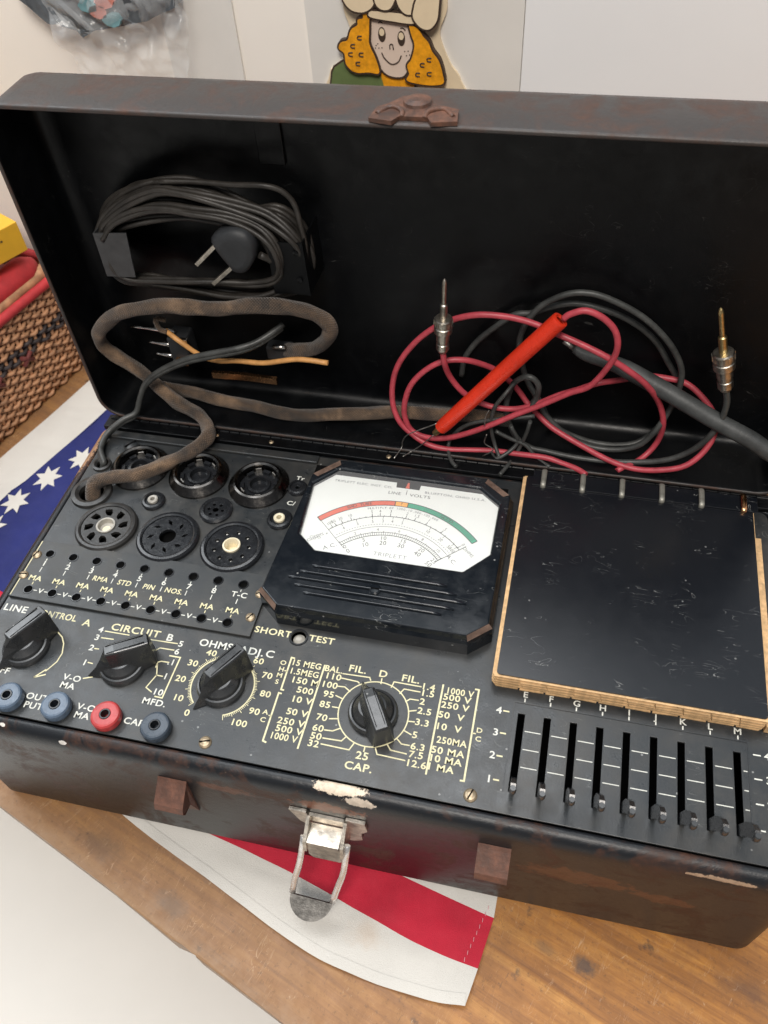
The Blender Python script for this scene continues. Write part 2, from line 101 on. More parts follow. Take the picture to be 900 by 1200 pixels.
def worn(name, base, rust, lo, hi, rough=.55, chips=(), scale=.5, spec=.4):
    """black paint worn through to brown rust; chips: (x, y, z, rx, ry, rz) spots where the paint is gone"""
    m, nt, b = nmat(name); v = coords(nt)
    n1 = noi(nt, v, scale, 8, .68, .6); n2 = noi(nt, v, 3.2, 6, .7)
    f = ramp(nt, mth(nt, 'ADD', mth(nt, 'MULTIPLY', n1, .8), mth(nt, 'MULTIPLY', n2, .2)), [(lo, 0.), (hi, 1.)])
    rc = ramp(nt, n2, [(.3, tuple(x * .5 for x in rust)), (.7, rust)])
    c = mix(nt, f, base, rc)
    ns = noi(nt, v, 9, 3, .6)
    c = mix(nt, ramp(nt, ns, [(.70, 0.), (.74, .35)]), c, (.3, .22, .16))
    tc = N(nt, 'ShaderNodeTexCoord')
    tot = None
    for (x, y, z, rx, ry, rz, col) in chips:
        mp = N(nt, 'ShaderNodeMapping'); mp.vector_type = 'TEXTURE'
        mp.inputs['Location'].default_value = (x * S, y * S, z * S)
        mp.inputs['Scale'].default_value = (rx * S, ry * S, rz * S)
        nt.links.new(tc.outputs['Object'], mp.inputs['Vector'])
        ln = N(nt, 'ShaderNodeVectorMath', operation='LENGTH'); nt.links.new(mp.outputs['Vector'], ln.inputs[0])
        d = mth(nt, 'ADD', ln.outputs['Value'], mth(nt, 'MULTIPLY', mth(nt, 'SUBTRACT', noi(nt, v, 2.6, 9, .78), .5), 3.4))
        k = mth(nt, 'LESS_THAN', d, 1.)
        cc = ramp(nt, n2, [(.3, tuple(q * .6 for q in col)), (.6, col)])
        c = mix(nt, k, c, cc)
    nt.links.new(c, b.inputs['Base Color'])
    b.inputs['Specular IOR Level'].default_value = spec
    nt.links.new(ramp(nt, f, [(0, rough), (1, min(1, rough + .25))]), b.inputs['Roughness'])
    bump(nt, b, mth(nt, 'ADD', mth(nt, 'MULTIPLY', f, -.4), n2), .35, .06)
    return m
worn('case_paint', (.009, .0105, .013), (.065, .028, .017), .50, .62, .36,
     chips=[(-.55, -3.2, LIFT - .03, .95, .30, .2, (.75, .62, .48)), (.2, -3.5, LIFT - .3, .6, .2, .2, (.6, .5, .4)), (-1.1, -3.62, LIFT - 1.2, 1.3, .2, .4, (.16, .05, .02)), (8.6, -3.6, LIFT - 3.1, 1.9, .3, .7, (.09, .035, .02)), (-5.4, -3.6, LIFT - 1.5, 1.1, .3, .3, (.10, .038, .022)), (11.8, -3.6, LIFT - 3.6, 1.0, .3, .4, (.09, .035, .02)), (-14.7, -3.35, LIFT - .1, .12, .08, .07, (.7, .65, .6)), (-12.0, -3.5, LIFT - .3, .14, .1, .09, (.75, .7, .65)),
            (-18.1, 12.2, LIFT - .1, .35, 2.3, .5, (.36, .2, .11)), (13.4, -3.55, LIFT - .42, 1.15, .16, .10, (.4, .27, .18)), (16, -3.0, LIFT - .1, .9, .4, .3, (.25, .12, .08))])
worn('lid_paint', (.042, .037, .035), (.085, .042, .028), .45, .66, .42, scale=.6)
worn('rusty_metal', (.05, .03, .024), (.17, .075, .045), .38, .62, .38, scale=1.4)
worn('tab_paint', (.075, .04, .03), (.19, .08, .05), .36, .62, .36, scale=1.0)
simple('bakelite_reflection', (.13, .085, .065), .3, 0, .5, 2)  # brown of the surroundings mirrored in the bezel corners, as a base colour
simple('socket_metal', (.085, .08, .075), .22, 1, .3, 2)
dusty('lid_black', (.0014, .0017, .0022), (.007, .008, .010), .45, .34, .12, .12, .25, .0)
dusty('panel_paint', (.017, .0205, .0235), (.10, .086, .068), .6, .31, .5)
dusty('plate_paint', (.019, .0225, .025), (.10, .088, .07), .7, .38, .4)
dusty('bakelite', (.006, .008, .011), (.05, .055, .06), .25, .13, .6, .03)
dusty('book_black', (.0045, .0055, .008), (.04, .044, .05), .03, .24, .7, .05, .5, .22, 1.1, .25)
dusty('knob_black', (.020, .021, .022), (.06, .062, .064), .55, .26, .3, .04, .75)
simple('socket_black', (.012, .013, .015), .22, var=.3, bmp=.08)
simple('socket_dusty', (.022, .021, .020), .34, var=.6, vs=2, bmp=.2)
simple('hole_black', (.002, .002, .002), .9, spec=.1)
simple('chrome', (.6, .58, .55), .22, 1, .2, 3)
simple('old_nickel', (.48, .44, .38), .34, 1, .45, 2.5, .15, 12)
simple('clip_metal', (.30, .29, .25), .5, .6, .3, 2, .2, 10)
simple('steel_dull', (.42, .40, .37), .45, 1, .5, 2, .3, 14)
simple('white_metal', (.78, .76, .74), .25, .8, .15, 2, .1, 10)
simple('brass', (.55, .42, .2), .35, 1, .3, 3, .1, 10)
simple('screw_brass', (.42, .33, .22), .42, .7, .35, 3, .2, 10)
simple('copper', (.85, .45, .22), .22, 1, .15, 3)
simple('ceramic_cream', (.72, .64, .46), .5, var=.2, vs=3)
simple('ceramic_grey', (.36, .34, .3), .45, var=.25, vs=3)
simple('print_yellow', (.66, .61, .38), .6, var=.12, vs=4)
simple('print_white', (.62, .62, .56), .6, var=.15, vs=4)
simple('dial_paper', (.70, .715, .68), .5, var=.02, vs=.6)
simple('ink', (.03, .03, .03), .6)
simple('ink_faint', (.10, .11, .12), .6)
simple('scale_red', (.62, .10, .05), .5, var=.08)
simple('scale_orange', (.78, .35, .06), .5, var=.05)
simple('scale_green', (.02, .30, .17), .5, var=.08)
simple('card_edge', (.56, .36, .18), .75, var=.3, vs=4, bmp=.2, bs=20)
simple('jack_blue_sheen', (.085, .12, .17), .3, var=.2, vs=2)  # black jacks; their bluish reflection is put into the colour
simple('jack_dark', (.04, .055, .075), .3, var=.2, vs=2)  # black as well, with a fainter painted blue reflection
simple('jack_red', (.42, .045, .045), .33, var=.2, vs=2)
simple('rubber_red', (.44, .055, .075), .45, var=.2, vs=2, bmp=.1)
simple('probe_red', (.66, .035, .012), .3, var=.12, vs=1.5, bmp=.06, bs=5)
simple('rubber_black', (.05, .052, .05), .45, var=.4, vs=1.5, bmp=.15)
simple('probe_black', (.055, .058, .058), .5, var=.4, vs=1, bmp=.2)
simple('cord_black', (.024, .021, .018), .5, var=.5, vs=1, bmp=.25)
simple('plug_black', (.022, .024, .027), .55, var=.3, vs=1, bmp=.1)
simple('hook_grey', (.035, .036, .038), .5, var=.2)
simple('orange_sleeve', (.6, .3, .1), .5, var=.25, vs=2)
simple('flag_white', (.60, .575, .53), .85, var=.04, vs=.3, bmp=.35, bs=26, fold=.28, sp=[(8.6, -9.1, .1, 1.0, .8, 1, (.55, .45, .36), .8, .6), (11.7, -8, .1, .6, .5, 1, (.55, .47, .4), .8, .4)])
simple('flag_red', (.47, .013, .035), .85, var=.12, vs=.5, bmp=.25, bs=26, fold=.28)
simple('flag_blue', (.012, .018, .12), .85, var=.15, vs=.5, bmp=.25, bs=26, fold=.28)
simple('stitch', (.55, .25, .28), .8)
simple('basket_cane', (.44, .23, .12), .6, var=.4, vs=1.5, bmp=.2)
simple('basket_dark', (.045, .035, .035), .6, var=.3, vs=1.5)
simple('basket_maroon', (.16, .035, .03), .6, var=.3, vs=1.5)
simple('cloth_red', (.45, .03, .035), .7, var=.2, vs=1)
simple('box_yellow', (.74, .42, .03), .45, var=.06, vs=1)
simple('box_orange', (.68, .33, .04), .45, var=.06, vs=1)
simple('wall_white', (.90, .855, .79), .85, var=.03, vs=.08, bmp=.1, bs=2)
simple('wall_grey', (.76, .74, .70), .5, var=.07, vs=.12)
simple('door_white', (.87, .88, .89), .5, var=.02, vs=.1, sp=[(10.4, 31.7, 12.9, 1.0, 1, .5, (.66, .63, .6), .6, .55), (9.5, 31.7, 14.3, .5, 1, .9, (.7, .68, .66), .6, .5), (11.4, 31.7, 11.6, 1.4, 1, .35, (.68, .62, .58), .6, .5)])
simple('floor_white', (.84, .81, .755), .75, var=.03, vs=.06, bmp=.05, bs=2, sp=[(-29.5, -5.5, 0, .5, .5, 9, (.4, .38, .35), .5, .6), (-31.7, -7.7, 0, .3, .3, 9, (.4, .38, .35), .5, .5), (-36.3, -1.4, 0, .4, .3, 9, (.45, .42, .4), .5, .5)])
simple('craft_cream', (.78, .64, .44), .6, var=.06, vs=1)
simple('craft_skin', (.72, .58, .48), .6, var=.04, vs=1)
simple('craft_hair', (.80, .34, .012), .45, var=.25, vs=3, bmp=.3, bs=6)
simple('craft_line', (.05, .03, .02), .6)
simple('craft_green', (.12, .17, .06), .6, var=.15)
simple('bag_dark', (.08, .09, .10), .4, var=.6, vs=.8)
simple('bag_pink', (.5, .18, .14), .5, var=.3)
simple('bag_teal', (.15, .3, .33), .5, var=.3)
def glassy():
    m, nt, b = nmat('plastic_film')
    b.inputs['Base Color'].default_value = (.85, .87, .88, 1); b.inputs['Roughness'].default_value = .15
    b.inputs['Alpha'].default_value = .2; b.inputs['Specular IOR Level'].default_value = .8
    m, nt, b = nmat('meter_glass')
    b.inputs['Base Color'].default_value = (1, 1, 1, 1); b.inputs['Roughness'].default_value = .03
    b.inputs['Alpha'].default_value = .06
glassy()
def braid():
    m, nt, b = nmat('braid_cloth'); tc = N(nt, 'ShaderNodeTexCoord'); uv = tc.outputs['UV']
    v = coords(nt)
    w1 = N(nt, 'ShaderNodeTexWave'); w1.inputs['Scale'].default_value = 3.2
    mp = N(nt, 'ShaderNodeMapping'); mp.inputs['Rotation'].default_value = (0, 0, .78); nt.links.new(uv, mp.inputs['Vector']); nt.links.new(mp.outputs[0], w1.inputs['Vector'])
    w2 = N(nt, 'ShaderNodeTexWave'); w2.inputs['Scale'].default_value = 3.2
    mp2 = N(nt, 'ShaderNodeMapping'); mp2.inputs['Rotation'].default_value = (0, 0, -.78); nt.links.new(uv, mp2.inputs['Vector']); nt.links.new(mp2.outputs[0], w2.inputs['Vector'])
    ww = mth(nt, 'MULTIPLY', w1.outputs['Fac'], w2.outputs['Fac'])
    n = noi(nt, v, .5, 6, .65)
    c = ramp(nt, n, [(.38, (.018, .013, .010)), (.5, (.085, .052, .030)), (.62, (.20, .125, .072))])
    c = mix(nt, mth(nt, 'MULTIPLY', ramp(nt, ww, [(0, 0.), (.5, 1.)]), .25), c, (.2, .15, .11))
    nt.links.new(c, b.inputs['Base Color']); b.inputs['Roughness'].default_value = .85
    w3 = N(nt, 'ShaderNodeTexWave'); w3.inputs['Scale'].default_value = .11; w3.inputs['Distortion'].default_value = 5; w3.inputs['Detail'].default_value = 3
    mp3 = N(nt, 'ShaderNodeMapping'); mp3.inputs['Rotation'].default_value = (0, 0, .5); nt.links.new(uv, mp3.inputs['Vector']); nt.links.new(mp3.outputs[0], w3.inputs['Vector'])
    c = mix(nt, ramp(nt, w3.outputs['Fac'], [(.5, 0.), (.95, .5)]), c, (.03, .021, .016)); nt.links.new(c, b.inputs['Base Color'])
    b.inputs['Sheen Weight'].default_value = .2
    bump(nt, b, mth(nt, 'ADD', ww, mth(nt, 'MULTIPLY', noi(nt, v, 7, 4), .8)), .6, .07)
braid()
def wood():
    m, nt, b = nmat('bench_wood'); v = coords(nt)
    g = coords(nt, (.06, 1.1, 1)); gr = noi(nt, g, 1.6, 8, .7, .5)
    big = noi(nt, v, .09, 4, .55); mot = noi(nt, v, .9, 7, .72)
    c = ramp(nt, gr, [(.3, (.16, .055, .010)), (.5, (.38, .155, .028)), (.7, (.56, .27, .06))])
    c = mix(nt, mth(nt, 'MULTIPLY', ramp(nt, mot, [(.38, 0.), (.62, 1.)]), .45), c, (.20, .085, .03))
    # the orange varnish survives towards the right, the left is worn dull
    tc = N(nt, 'ShaderNodeTexCoord'); sx = N(nt, 'ShaderNodeSeparateXYZ'); nt.links.new(tc.outputs['Object'], sx.inputs[0])
    gx = mth(nt, 'MULTIPLY', sx.outputs['X'], 1 / S)
    fx = ramp(nt, mth(nt, 'ADD', mth(nt, 'MULTIPLY', gx, .045), mth(nt, 'MULTIPLY', big, .9)), [(.3, 1.), (.8, 0.)])
    c = mix(nt, mth(nt, 'MULTIPLY', fx, .6), c, (.19, .115, .065))
    dk = ramp(nt, noi(nt, v, .5, 6, .66), [(.62, 0.), (.70, .85)])
    c = mix(nt, dk, c, (.035, .025, .02))
    s1 = noi(nt, coords(nt, (1.5, .22, 1), (0, 0, .5)), 1.3, 3, .5, 1.6)
    ln = mth(nt, 'MULTIPLY', ramp(nt, s1, [(.493, 0.), (.5, 1.), (.507, 0.)]), ramp(nt, noi(nt, v, .4, 2), [(.54, 0.), (.68, .6)]))
    c = mix(nt, ln, c, (.6, .42, .26))
    for rz_, th in ((1.9, .5), (-.7, .47), (2.7, .53)):
        s2 = noi(nt, coords(nt, (.9, .16, 1), (0, 0, rz_)), 1.7, 3, .5, 1.2)
        l2 = mth(nt, 'MULTIPLY', ramp(nt, s2, [(th - .005, 0.), (th, 1.), (th + .005, 0.)]), ramp(nt, noi(nt, v, .55, 3, .6, rz_), [(.52, 0.), (.66, .55)]))
        c = mix(nt, l2, c, (.62, .45, .28) if rz_ > 0 else (.06, .035, .02))
    fine = noi(nt, v, 4.5, 5, .75); c = mix(nt, ramp(nt, fine, [(.56, 0.), (.7, .6)]), c, (.09, .045, .022))
    c = mix(nt, ramp(nt, noi(nt, v, 2.6, 6, .8, .4), [(.6, 0.), (.74, .4)]), c, (.50, .30, .13))
    # worn paler edge, and dark old stains
    ge = mth(nt, 'MULTIPLY', sx.outputs['Y'], 1 / S)
    c = mix(nt, ramp(nt, mth(nt, 'ADD', mth(nt, 'MULTIPLY', ge, .35), mth(nt, 'MULTIPLY', mot, 1.2)), [(.55, .5), (.95, 0.)]), c, (.26, .17, .10))
    c = spots(nt, c, v, [(9.44, 8.26, 0, .62, .45, 1, (.06, .045, .04), .5, .8), (7.8, 8.0, 0, .6, .3, 1, (.12, .08, .05), .7, .45), (15.3, 10.8, 0, 1.5, .7, 1, (.09, .045, .03), .8, .55), (-6.1, 3.6, 0, 1.6, 1.1, 1, (.13, .10, .08), .6, .6), (-6.9, 1.0, 0, 1.0, .6, 1, (.15, .11, .08), .6, .5), (-11.4, 1.3, 0, 1.5, .6, 1, (.12, .07, .04), .6, .5)])
    nt.links.new(c, b.inputs['Base Color'])
    nt.links.new(ramp(nt, mot, [(.3, .38), (.7, .62)]), b.inputs['Roughness'])
    bump(nt, b, mth(nt, 'ADD', gr, mth(nt, 'MULTIPLY', mot, .6)), .35, .06)
wood()
# ------------------------------------------------------------------ mesh helpers
def mats(*names): return [MATS[n] for n in names]
WO = {}
def V3(p): return Vector((p[0], p[1], p[2]))
class MB:
    def __init__(s): s.bm = bmesh.new(); s.mi = 0; s.uv = s.bm.loops.layers.uv.new('UVMap')
    def face(s, vs, smooth=False):
        try: f = s.bm.faces.new(vs)
        except ValueError: return None
        f.material_index = s.mi; f.smooth = smooth; return f
    def box(s, x0, x1, y0, y1, z0, z1, bev=0, M=None):
        t = bmesh.new(); bmesh.ops.create_cube(t, size=1)
        for v in t.verts: v.co = Vector(((x0 + x1) / 2 + v.co.x * (x1 - x0), (y0 + y1) / 2 + v.co.y * (y1 - y0), (z0 + z1) / 2 + v.co.z * (z1 - z0)))
        if bev: bmesh.ops.bevel(t, geom=t.edges[:], offset=bev, segments=2, profile=.5, affect='EDGES')
        s.merge(t, M)
    def merge(s, t, M=None, smooth=None):
        mp = {}
        for v in t.verts: mp[v] = s.bm.verts.new(M @ v.co if M else v.co)
        for f in t.faces:
            g = s.face([mp[v] for v in f.verts], f.smooth if smooth is None else smooth)
        t.free()
    def rings(s, loops, closed=True, cap0=False, cap1=False, smooth=True):
        R = [[s.bm.verts.new(p) for p in L] for L in loops]
        n = len(R[0])
        for a, b in zip(R, R[1:]):
            for i in range(n if closed else n - 1):
                j = (i + 1) % n; s.face([a[i], a[j], b[j], b[i]], smooth)
        if cap0: s.face(R[0][::-1])
        if cap1: s.face(R[-1])
        return R
    def lathe(s, prof, c=(0, 0, 0), n=40, M=None, cap=True, smooth=True, sharp=True):
        """profile of (r, z) from the bottom up round the z axis at c; sharp: every band gets its own loops"""
        def L(r, z):
            P = [Vector((c[0] + r * math.cos(2 * PI * k / n), c[1] + r * math.sin(2 * PI * k / n), c[2] + z)) for k in range(n)]
            return [M @ p for p in P] if M else P
        if sharp:
            for (a, b) in zip(prof, prof[1:]): s.rings([L(*a), L(*b)], smooth=smooth)
        else: s.rings([L(*a) for a in prof], smooth=smooth)
        if cap and prof[-1][0] > 1e-4: s.face([s.bm.verts.new(p) for p in L(*prof[-1])])
        if cap and prof[0][0] > 1e-4: s.face([s.bm.verts.new(p) for p in L(*prof[0])][::-1])
    def tube(s, pts, r, n=10, res=4, cap=True, flat=1.0, up=None, lobes=0, twist=1.0, amp=.07):
        P = smooth_path(pts, res) if res > 1 else [V3(p) for p in pts]
        rr = r if callable(r) else (lambda t: r)
        T = []
        for i in range(len(P)):
            d = P[min(i + 1, len(P) - 1)] - P[max(i - 1, 0)]
            T.append(d.normalized() if d.length > 1e-7 else Vector((0, 0, 1)))
        u = up or (Vector((0, 0, 1)) if abs(T[0].z) < .9 else Vector((1, 0, 0)))
        loops = []; ln = 0; us = []
        for i, (p, t) in enumerate(zip(P, T)):
            u = (u - t * u.dot(t)); u = u.normalized() if u.length > 1e-6 else t.orthogonal().normalized()
            w = t.cross(u); q = rr(i / max(1, len(P) - 1))
            if i: ln += (P[i] - P[i - 1]).length
            lb = lambda k: 1 + (amp * math.cos(lobes * 2 * PI * k / n - ln * twist) + .02 * math.sin(5 * 2 * PI * k / n + ln * 3.1) if lobes else 0)
            loops.append([p + (u * math.cos(2 * PI * k / n) * flat + w * math.sin(2 * PI * k / n)) * q * lb(k) for k in range(n)])
            us.append(ln)
        R = s.rings(loops, cap0=cap, cap1=cap)
        for i in range(len(R) - 1):
            for k in range(n):
                f = next((f for f in R[i][k].link_faces if R[i + 1][(k + 1) % n] in f.verts and R[i][(k + 1) % n] in f.verts), None)
                if f:
                    for lp in f.loops:
                        if lp.vert in (R[i][k], R[i + 1][k]): kk = k
                        else: kk = k + 1
                        ii = i if lp.vert in (R[i][k], R[i][(k + 1) % n]) else i + 1
                        lp[s.uv].uv = (us[ii], kk * 2 * PI / n * rr(0))
    def prism(s, poly, z0, z1, M=None, top=True, bottom=True):
        a = [Vector((p[0], p[1], z0)) for p in poly]; b = [Vector((p[0], p[1], z1)) for p in poly]
        if M: a = [M @ p for p in a]; b = [M @ p for p in b]
        A = [s.bm.verts.new(p) for p in a]; B = [s.bm.verts.new(p) for p in b]
        n = len(A)
        for i in range(n): s.face([A[i], A[(i + 1) % n], B[(i + 1) % n], B[i]])
        if top: s.face(B)
        if bottom: s.face(A[::-1])
    def mesh(s, me, M=None):
        vs = [s.bm.verts.new(M @ v.co if M else v.co) for v in me.vertices]
        for p in me.polygons: s.face([vs[i] for i in p.vertices])
    def quadline(s, pts, w, z):
        """a flat printed line through (x, y) points, mitred"""
        P = [Vector((p[0], p[1])) for p in pts]; L = []; Rr = []
        for i in range(len(P)):
            d1 = (P[i] - P[i - 1]).normalized() if i else None
            d2 = (P[i + 1] - P[i]).normalized() if i < len(P) - 1 else None
            d = ((d1 or d2) + (d2 or d1)).normalized(); nn = Vector((-d.y, d.x))
            k = 1 / max(.5, nn.dot(Vector((-(d1 or d2).y, (d1 or d2).x))))
            L.append(P[i] + nn * w * .5 * k); Rr.append(P[i] - nn * w * .5 * k)
        for i in range(len(P) - 1):
            s.face([s.bm.verts.new((q.x, q.y, z)) for q in (Rr[i], Rr[i + 1], L[i + 1], L[i])])
def smooth_path(pts, res):
    P = [V3(p) for p in pts]; P = [P[0] * 2 - P[1]] + P + [P[-1] * 2 - P[-2]]
    out = []
    for i in range(1, len(P) - 2):
        p0, p1, p2, p3 = P[i - 1:i + 3]
        for k in range(res):
            t = k / res
            out.append(.5 * ((2 * p1) + (p2 - p0) * t + (2 * p0 - 5 * p1 + 4 * p2 - p3) * t * t + (3 * p1 - p0 - 3 * p2 + p3) * t ** 3))
    out.append(P[-2]); return out
def obj(name, mb, mat, parent=None, origin=None):
    bm = mb.bm
    if not bm.verts: raise RuntimeError('empty ' + name)
    bmesh.ops.recalc_face_normals(bm, faces=bm.faces[:])
    if origin is None:
        xs = [v.co for v in bm.verts]
        origin = Vector(((min(v.x for v in xs) + max(v.x for v in xs)) / 2, (min(v.y for v in xs) + max(v.y for v in xs)) / 2, min(v.z for v in xs)))
    origin = V3(origin)
    for v in bm.verts: v.co -= origin
    me = bpy.data.meshes.new(name); bm.to_mesh(me); bm.free()
    for m_ in (mat if isinstance(mat, (list, tuple)) else [mat]): me.materials.append(MATS[m_] if isinstance(m_, str) else m_)
    o = bpy.data.objects.new(name, me); COL.objects.link(o)
    WO[o] = origin
    if parent: o.parent = parent; o.location = origin - WO[parent]
    else: o.location = origin
    return o
def tag(o, label=None, cat=None, group=None, kind=None):
    if label: o['label'] = label
    if cat: o['category'] = cat
    if group: o['group'] = group
    if kind: o['kind'] = kind
    return o
def thing(name, label, cat, loc, group=None):
    o = bpy.data.objects.new(name, None); COL.objects.link(o); o.location = loc; WO[o] = V3(loc)
    o.empty_display_size = .02
    return tag(o, label, cat, group)
def copy_part(o, delta, parent):
    """a copy of a part (and its sub-parts) shifted by delta"""
    c = o.copy(); COL.objects.link(c); c.parent = parent; c.location = o.location + Vector(delta); WO[c] = WO[o] + Vector(delta)
    for g in o.children:
        d = g.copy(); COL.objects.link(d); d.parent = c
    return c
def curve_mesh(loops, thick, bevel=0):
    cu = bpy.data.curves.new('outline', 'CURVE'); cu.dimensions = '2D'; cu.fill_mode = 'BOTH'
    cu.extrude = thick / 2; cu.bevel_depth = bevel; cu.bevel_resolution = 1; cu.offset = -bevel
    for L in loops:
        sp = cu.splines.new('POLY'); sp.points.add(len(L) - 1)
        for q, p in zip(sp.points, L): q.co = (p[0], p[1], 0, 1)
        sp.use_cyclic_u = True
    o = bpy.data.objects.new('outline', cu); COL.objects.link(o)
    bpy.context.view_layer.update()
    me = bpy.data.meshes.new_from_object(o.evaluated_get(bpy.context.evaluated_depsgraph_get()))
    bpy.data.objects.remove(o); bpy.data.curves.remove(cu); return me
def plate(mb, loops, z0, z1, bevel=0):
    me = curve_mesh(loops, z1 - z0 - 2 * bevel, bevel)
    mb.mesh(me, Matrix.Translation((0, 0, (z0 + z1) / 2))); bpy.data.meshes.remove(me)
def circ(x, y, r, n=28, a0=0): return [(x + r * math.cos(2 * PI * k / n + a0), y + r * math.sin(2 * PI * k / n + a0)) for k in range(n)]
def rect(x0, x1, y0, y1): return [(x0, y0), (x1, y0), (x1, y1), (x0, y1)]
def rrect(x0, x1, y0, y1, r, n=6):
    out = []
    for cx, cy, a in ((x1 - r, y1 - r, 0), (x0 + r, y1 - r, PI / 2), (x0 + r, y0 + r, PI), (x1 - r, y0 + r, 1.5 * PI)):
        for k in range(n + 1): out.append((cx + r * math.cos(a + PI / 2 * k / n), cy + r * math.sin(a + PI / 2 * k / n)))
    return out
TXT = {}
def text(mb, s, x, y, h, z, wide=1.12, rot=0, bold=.018, shear=0, align='CENTER'):
    key = (s, bold, shear, align)
    if key not in TXT:
        cu = bpy.data.curves.new('txt', 'FONT'); cu.body = s; cu.size = 1; cu.align_x = align; cu.align_y = 'CENTER'
        cu.offset = bold; cu.resolution_u = 3; cu.shear = shear; cu.space_character = 1.08
        o = bpy.data.objects.new('txt', cu); COL.objects.link(o); bpy.context.view_layer.update()
        me = bpy.data.meshes.new_from_object(o.evaluated_get(bpy.context.evaluated_depsgraph_get()))
        bpy.data.objects.remove(o); bpy.data.curves.remove(cu); TXT[key] = me
    k = h / .70
    mb.mesh(TXT[key], Matrix.Translation((x, y, z)) @ Matrix.Rotation(rot, 4, 'Z') @ Matrix.Diagonal((k * wide, k, 1, 1)))
# ================================================================== the tester
X0, X1, Y0, Y1 = -18.3, 16.3, -3.6, 14.0
T = thing('tube_tester', 'black vintage tube tester in an open rusty metal case, lid standing upright', 'tube tester', (-1, 5.2, -LIFT))
def sweep(x0, x1, y0, y1, r, prof, M=None, n=8, closed_end=None, split=None, mats2=(0, 1)):
    """sweep a profile of (inset, height) round a rounded rectangle"""
    mb = MB(); loops = []
    for ins, z in prof:
        P = rrect(x0 + ins, x1 - ins, y0 + ins, y1 - ins, max(.06, r - ins), n)
        loops.append([M @ Vector((p[0], p[1], z)) if M else Vector((p[0], p[1], z)) for p in P])
    R = mb.rings(loops)
    if split is not None:
        k = 0; nn = len(R[0])
        mb.bm.faces.ensure_lookup_table()
        for i, f in enumerate(mb.bm.faces):
            f.material_index = 0 if i // nn < split else 1
    if closed_end == 'first': mb.face(R[0][::-1])
    if closed_end == 'last': mb.face(R[-1])
    if closed_end == 'both': mb.face(R[0][::-1]); mb.mi = 1; mb.face(R[-1])
    return mb
# case: the bottom, outside wall, rolled rim, inner lip going down
case = sweep(X0, X1, Y0, Y1, .9, [(.5, -LIFT), (.12, -LIFT + .12), (0, -LIFT + .5), (0, -1.3), (.0, -.75), (.05, -.42), (.17, -.18), (.33, -.04), (.48, .0), (.58, -.02), (.62, -.08), (.64, -3.0)], closed_end='first')
for f in case.bm.faces: f.smooth = len(f.verts) < 10
case_o = obj('case', case, 'case_paint', T, origin=(0, 0, -LIFT))
tray = MB(); tray.box(X0 + .66, X1 - .66, Y0 + .66, Y1 - .66, -3.2, -3.0); obj('inner_tray', tray, 'hole_black', T)
# front tabs
for x in (-7.55, 5.4):
    mb = MB()
    prof = [(-3.61, -1.5), (-3.75, -1.62), (-4.5, -2.2), (-4.62, -2.5), (-4.5, -2.75), (-3.9, -3.3), (-3.66, -4.6), (-3.61, -4.6)]
    L = [[Vector((x + sx * (.62 if z > -3 else .45), y, z)) for (y, z) in prof] for sx in (-1, 1)]
    A = [mb.bm.verts.new(p) for p in L[0]]; B = [mb.bm.verts.new(p) for p in L[1]]
    for i in range(len(A) - 1): mb.face([A[i], A[i + 1], B[i + 1], B[i]])
    mb.face(A); mb.face(B[::-1]); mb.face([A[-1], A[0], B[0], B[-1]])
    obj('lid_guide', mb, 'tab_paint', T)
# latch
mb = MB(); y = -3.62
plate_poly = [(-2.65, -1.75), (-1.95, -1.75), (-1.85, -2.0), (-.45, -2.0), (-.35, -1.75), (.42, -1.75), (.48, -2.5), (.2, -2.9), (.2, -3.6), (-.2, -3.9), (-1.9, -3.9), (-1.95, -3.1), (-2.3, -2.8)]
Mx = Matrix(((1, 0, 0, 0), (0, 0, 1, 0), (0, 1, 0, 0), (0, 0, 0, 1)))      # (x, z, y) -> (x, y, z)
mb.prism(plate_poly, -3.76, -3.62, Mx)
for sx in (-1.95, -.45):   # pivot ears
    mb.prism([(-3.7, -2.0), (-4.6, -2.6), (-4.75, -3.2), (-4.3, -3.7), (-3.7, -3.6)], sx, sx + .14, Matrix(((0, 0, 1, 0), (1, 0, 0, 0), (0, 1, 0, 0), (0, 0, 0, 1))))
mb2 = MB()
mb2.prism([(-1.8, -2.75), (-.5, -2.75), (-.42, -4.1), (-.62, -4.3), (-1.7, -4.3), (-1.85, -4.0)], -4.6, -4.48, Mx)
mb2.prism([(-1.8, -2.62), (-.5, -2.62), (-.5, -2.75), (-1.8, -2.75)], -4.6, -3.8, Mx)
latch = obj('latch', mb, 'old_nickel', T)
obj('latch_tongue', mb2, 'old_nickel', latch)
mb = MB(); bl = [(-1.98, -4.35, -2.7), (-2.2, -4.9, -4.3), (-2.45, -5.25, -5.4), (-2.6, -5.6, -6.3)]; br_ = [(-.2, -4.35, -2.7), (-.36, -4.9, -4.3), (-.62, -5.25, -5.4), (-.86, -5.66, -6.3)]
mb.tube(bl, .135, 8, 3, flat=.5, up=Vector((0, 1, 0))); mb.tube(br_, .135, 8, 3, flat=.5, up=Vector((0, 1, 0)))
bail = obj('latch_bail', mb, 'white_metal', latch)
mb = MB(); c = Vector((-1.74, -5.65, -6.32)); ux = Vector((.92, -.03, 0)); uy = Vector((-.12, -.75, -.66)).normalized() * 1.0; un = ux.cross(uy).normalized() * .05
half = [c + ux * math.cos(a) + uy * math.sin(a) for a in [PI * k / 16 for k in range(17)]]
A = [mb.bm.verts.new(p + un) for p in half]; B = [mb.bm.verts.new(p - un) for p in half]
mb.face(A); mb.face(B[::-1])
for i in range(len(A)): mb.face([A[i], A[(i + 1) % len(A)], B[(i + 1) % len(A)], B[i]])
obj('latch_thumb_pad', mb, 'steel_dull', latch)
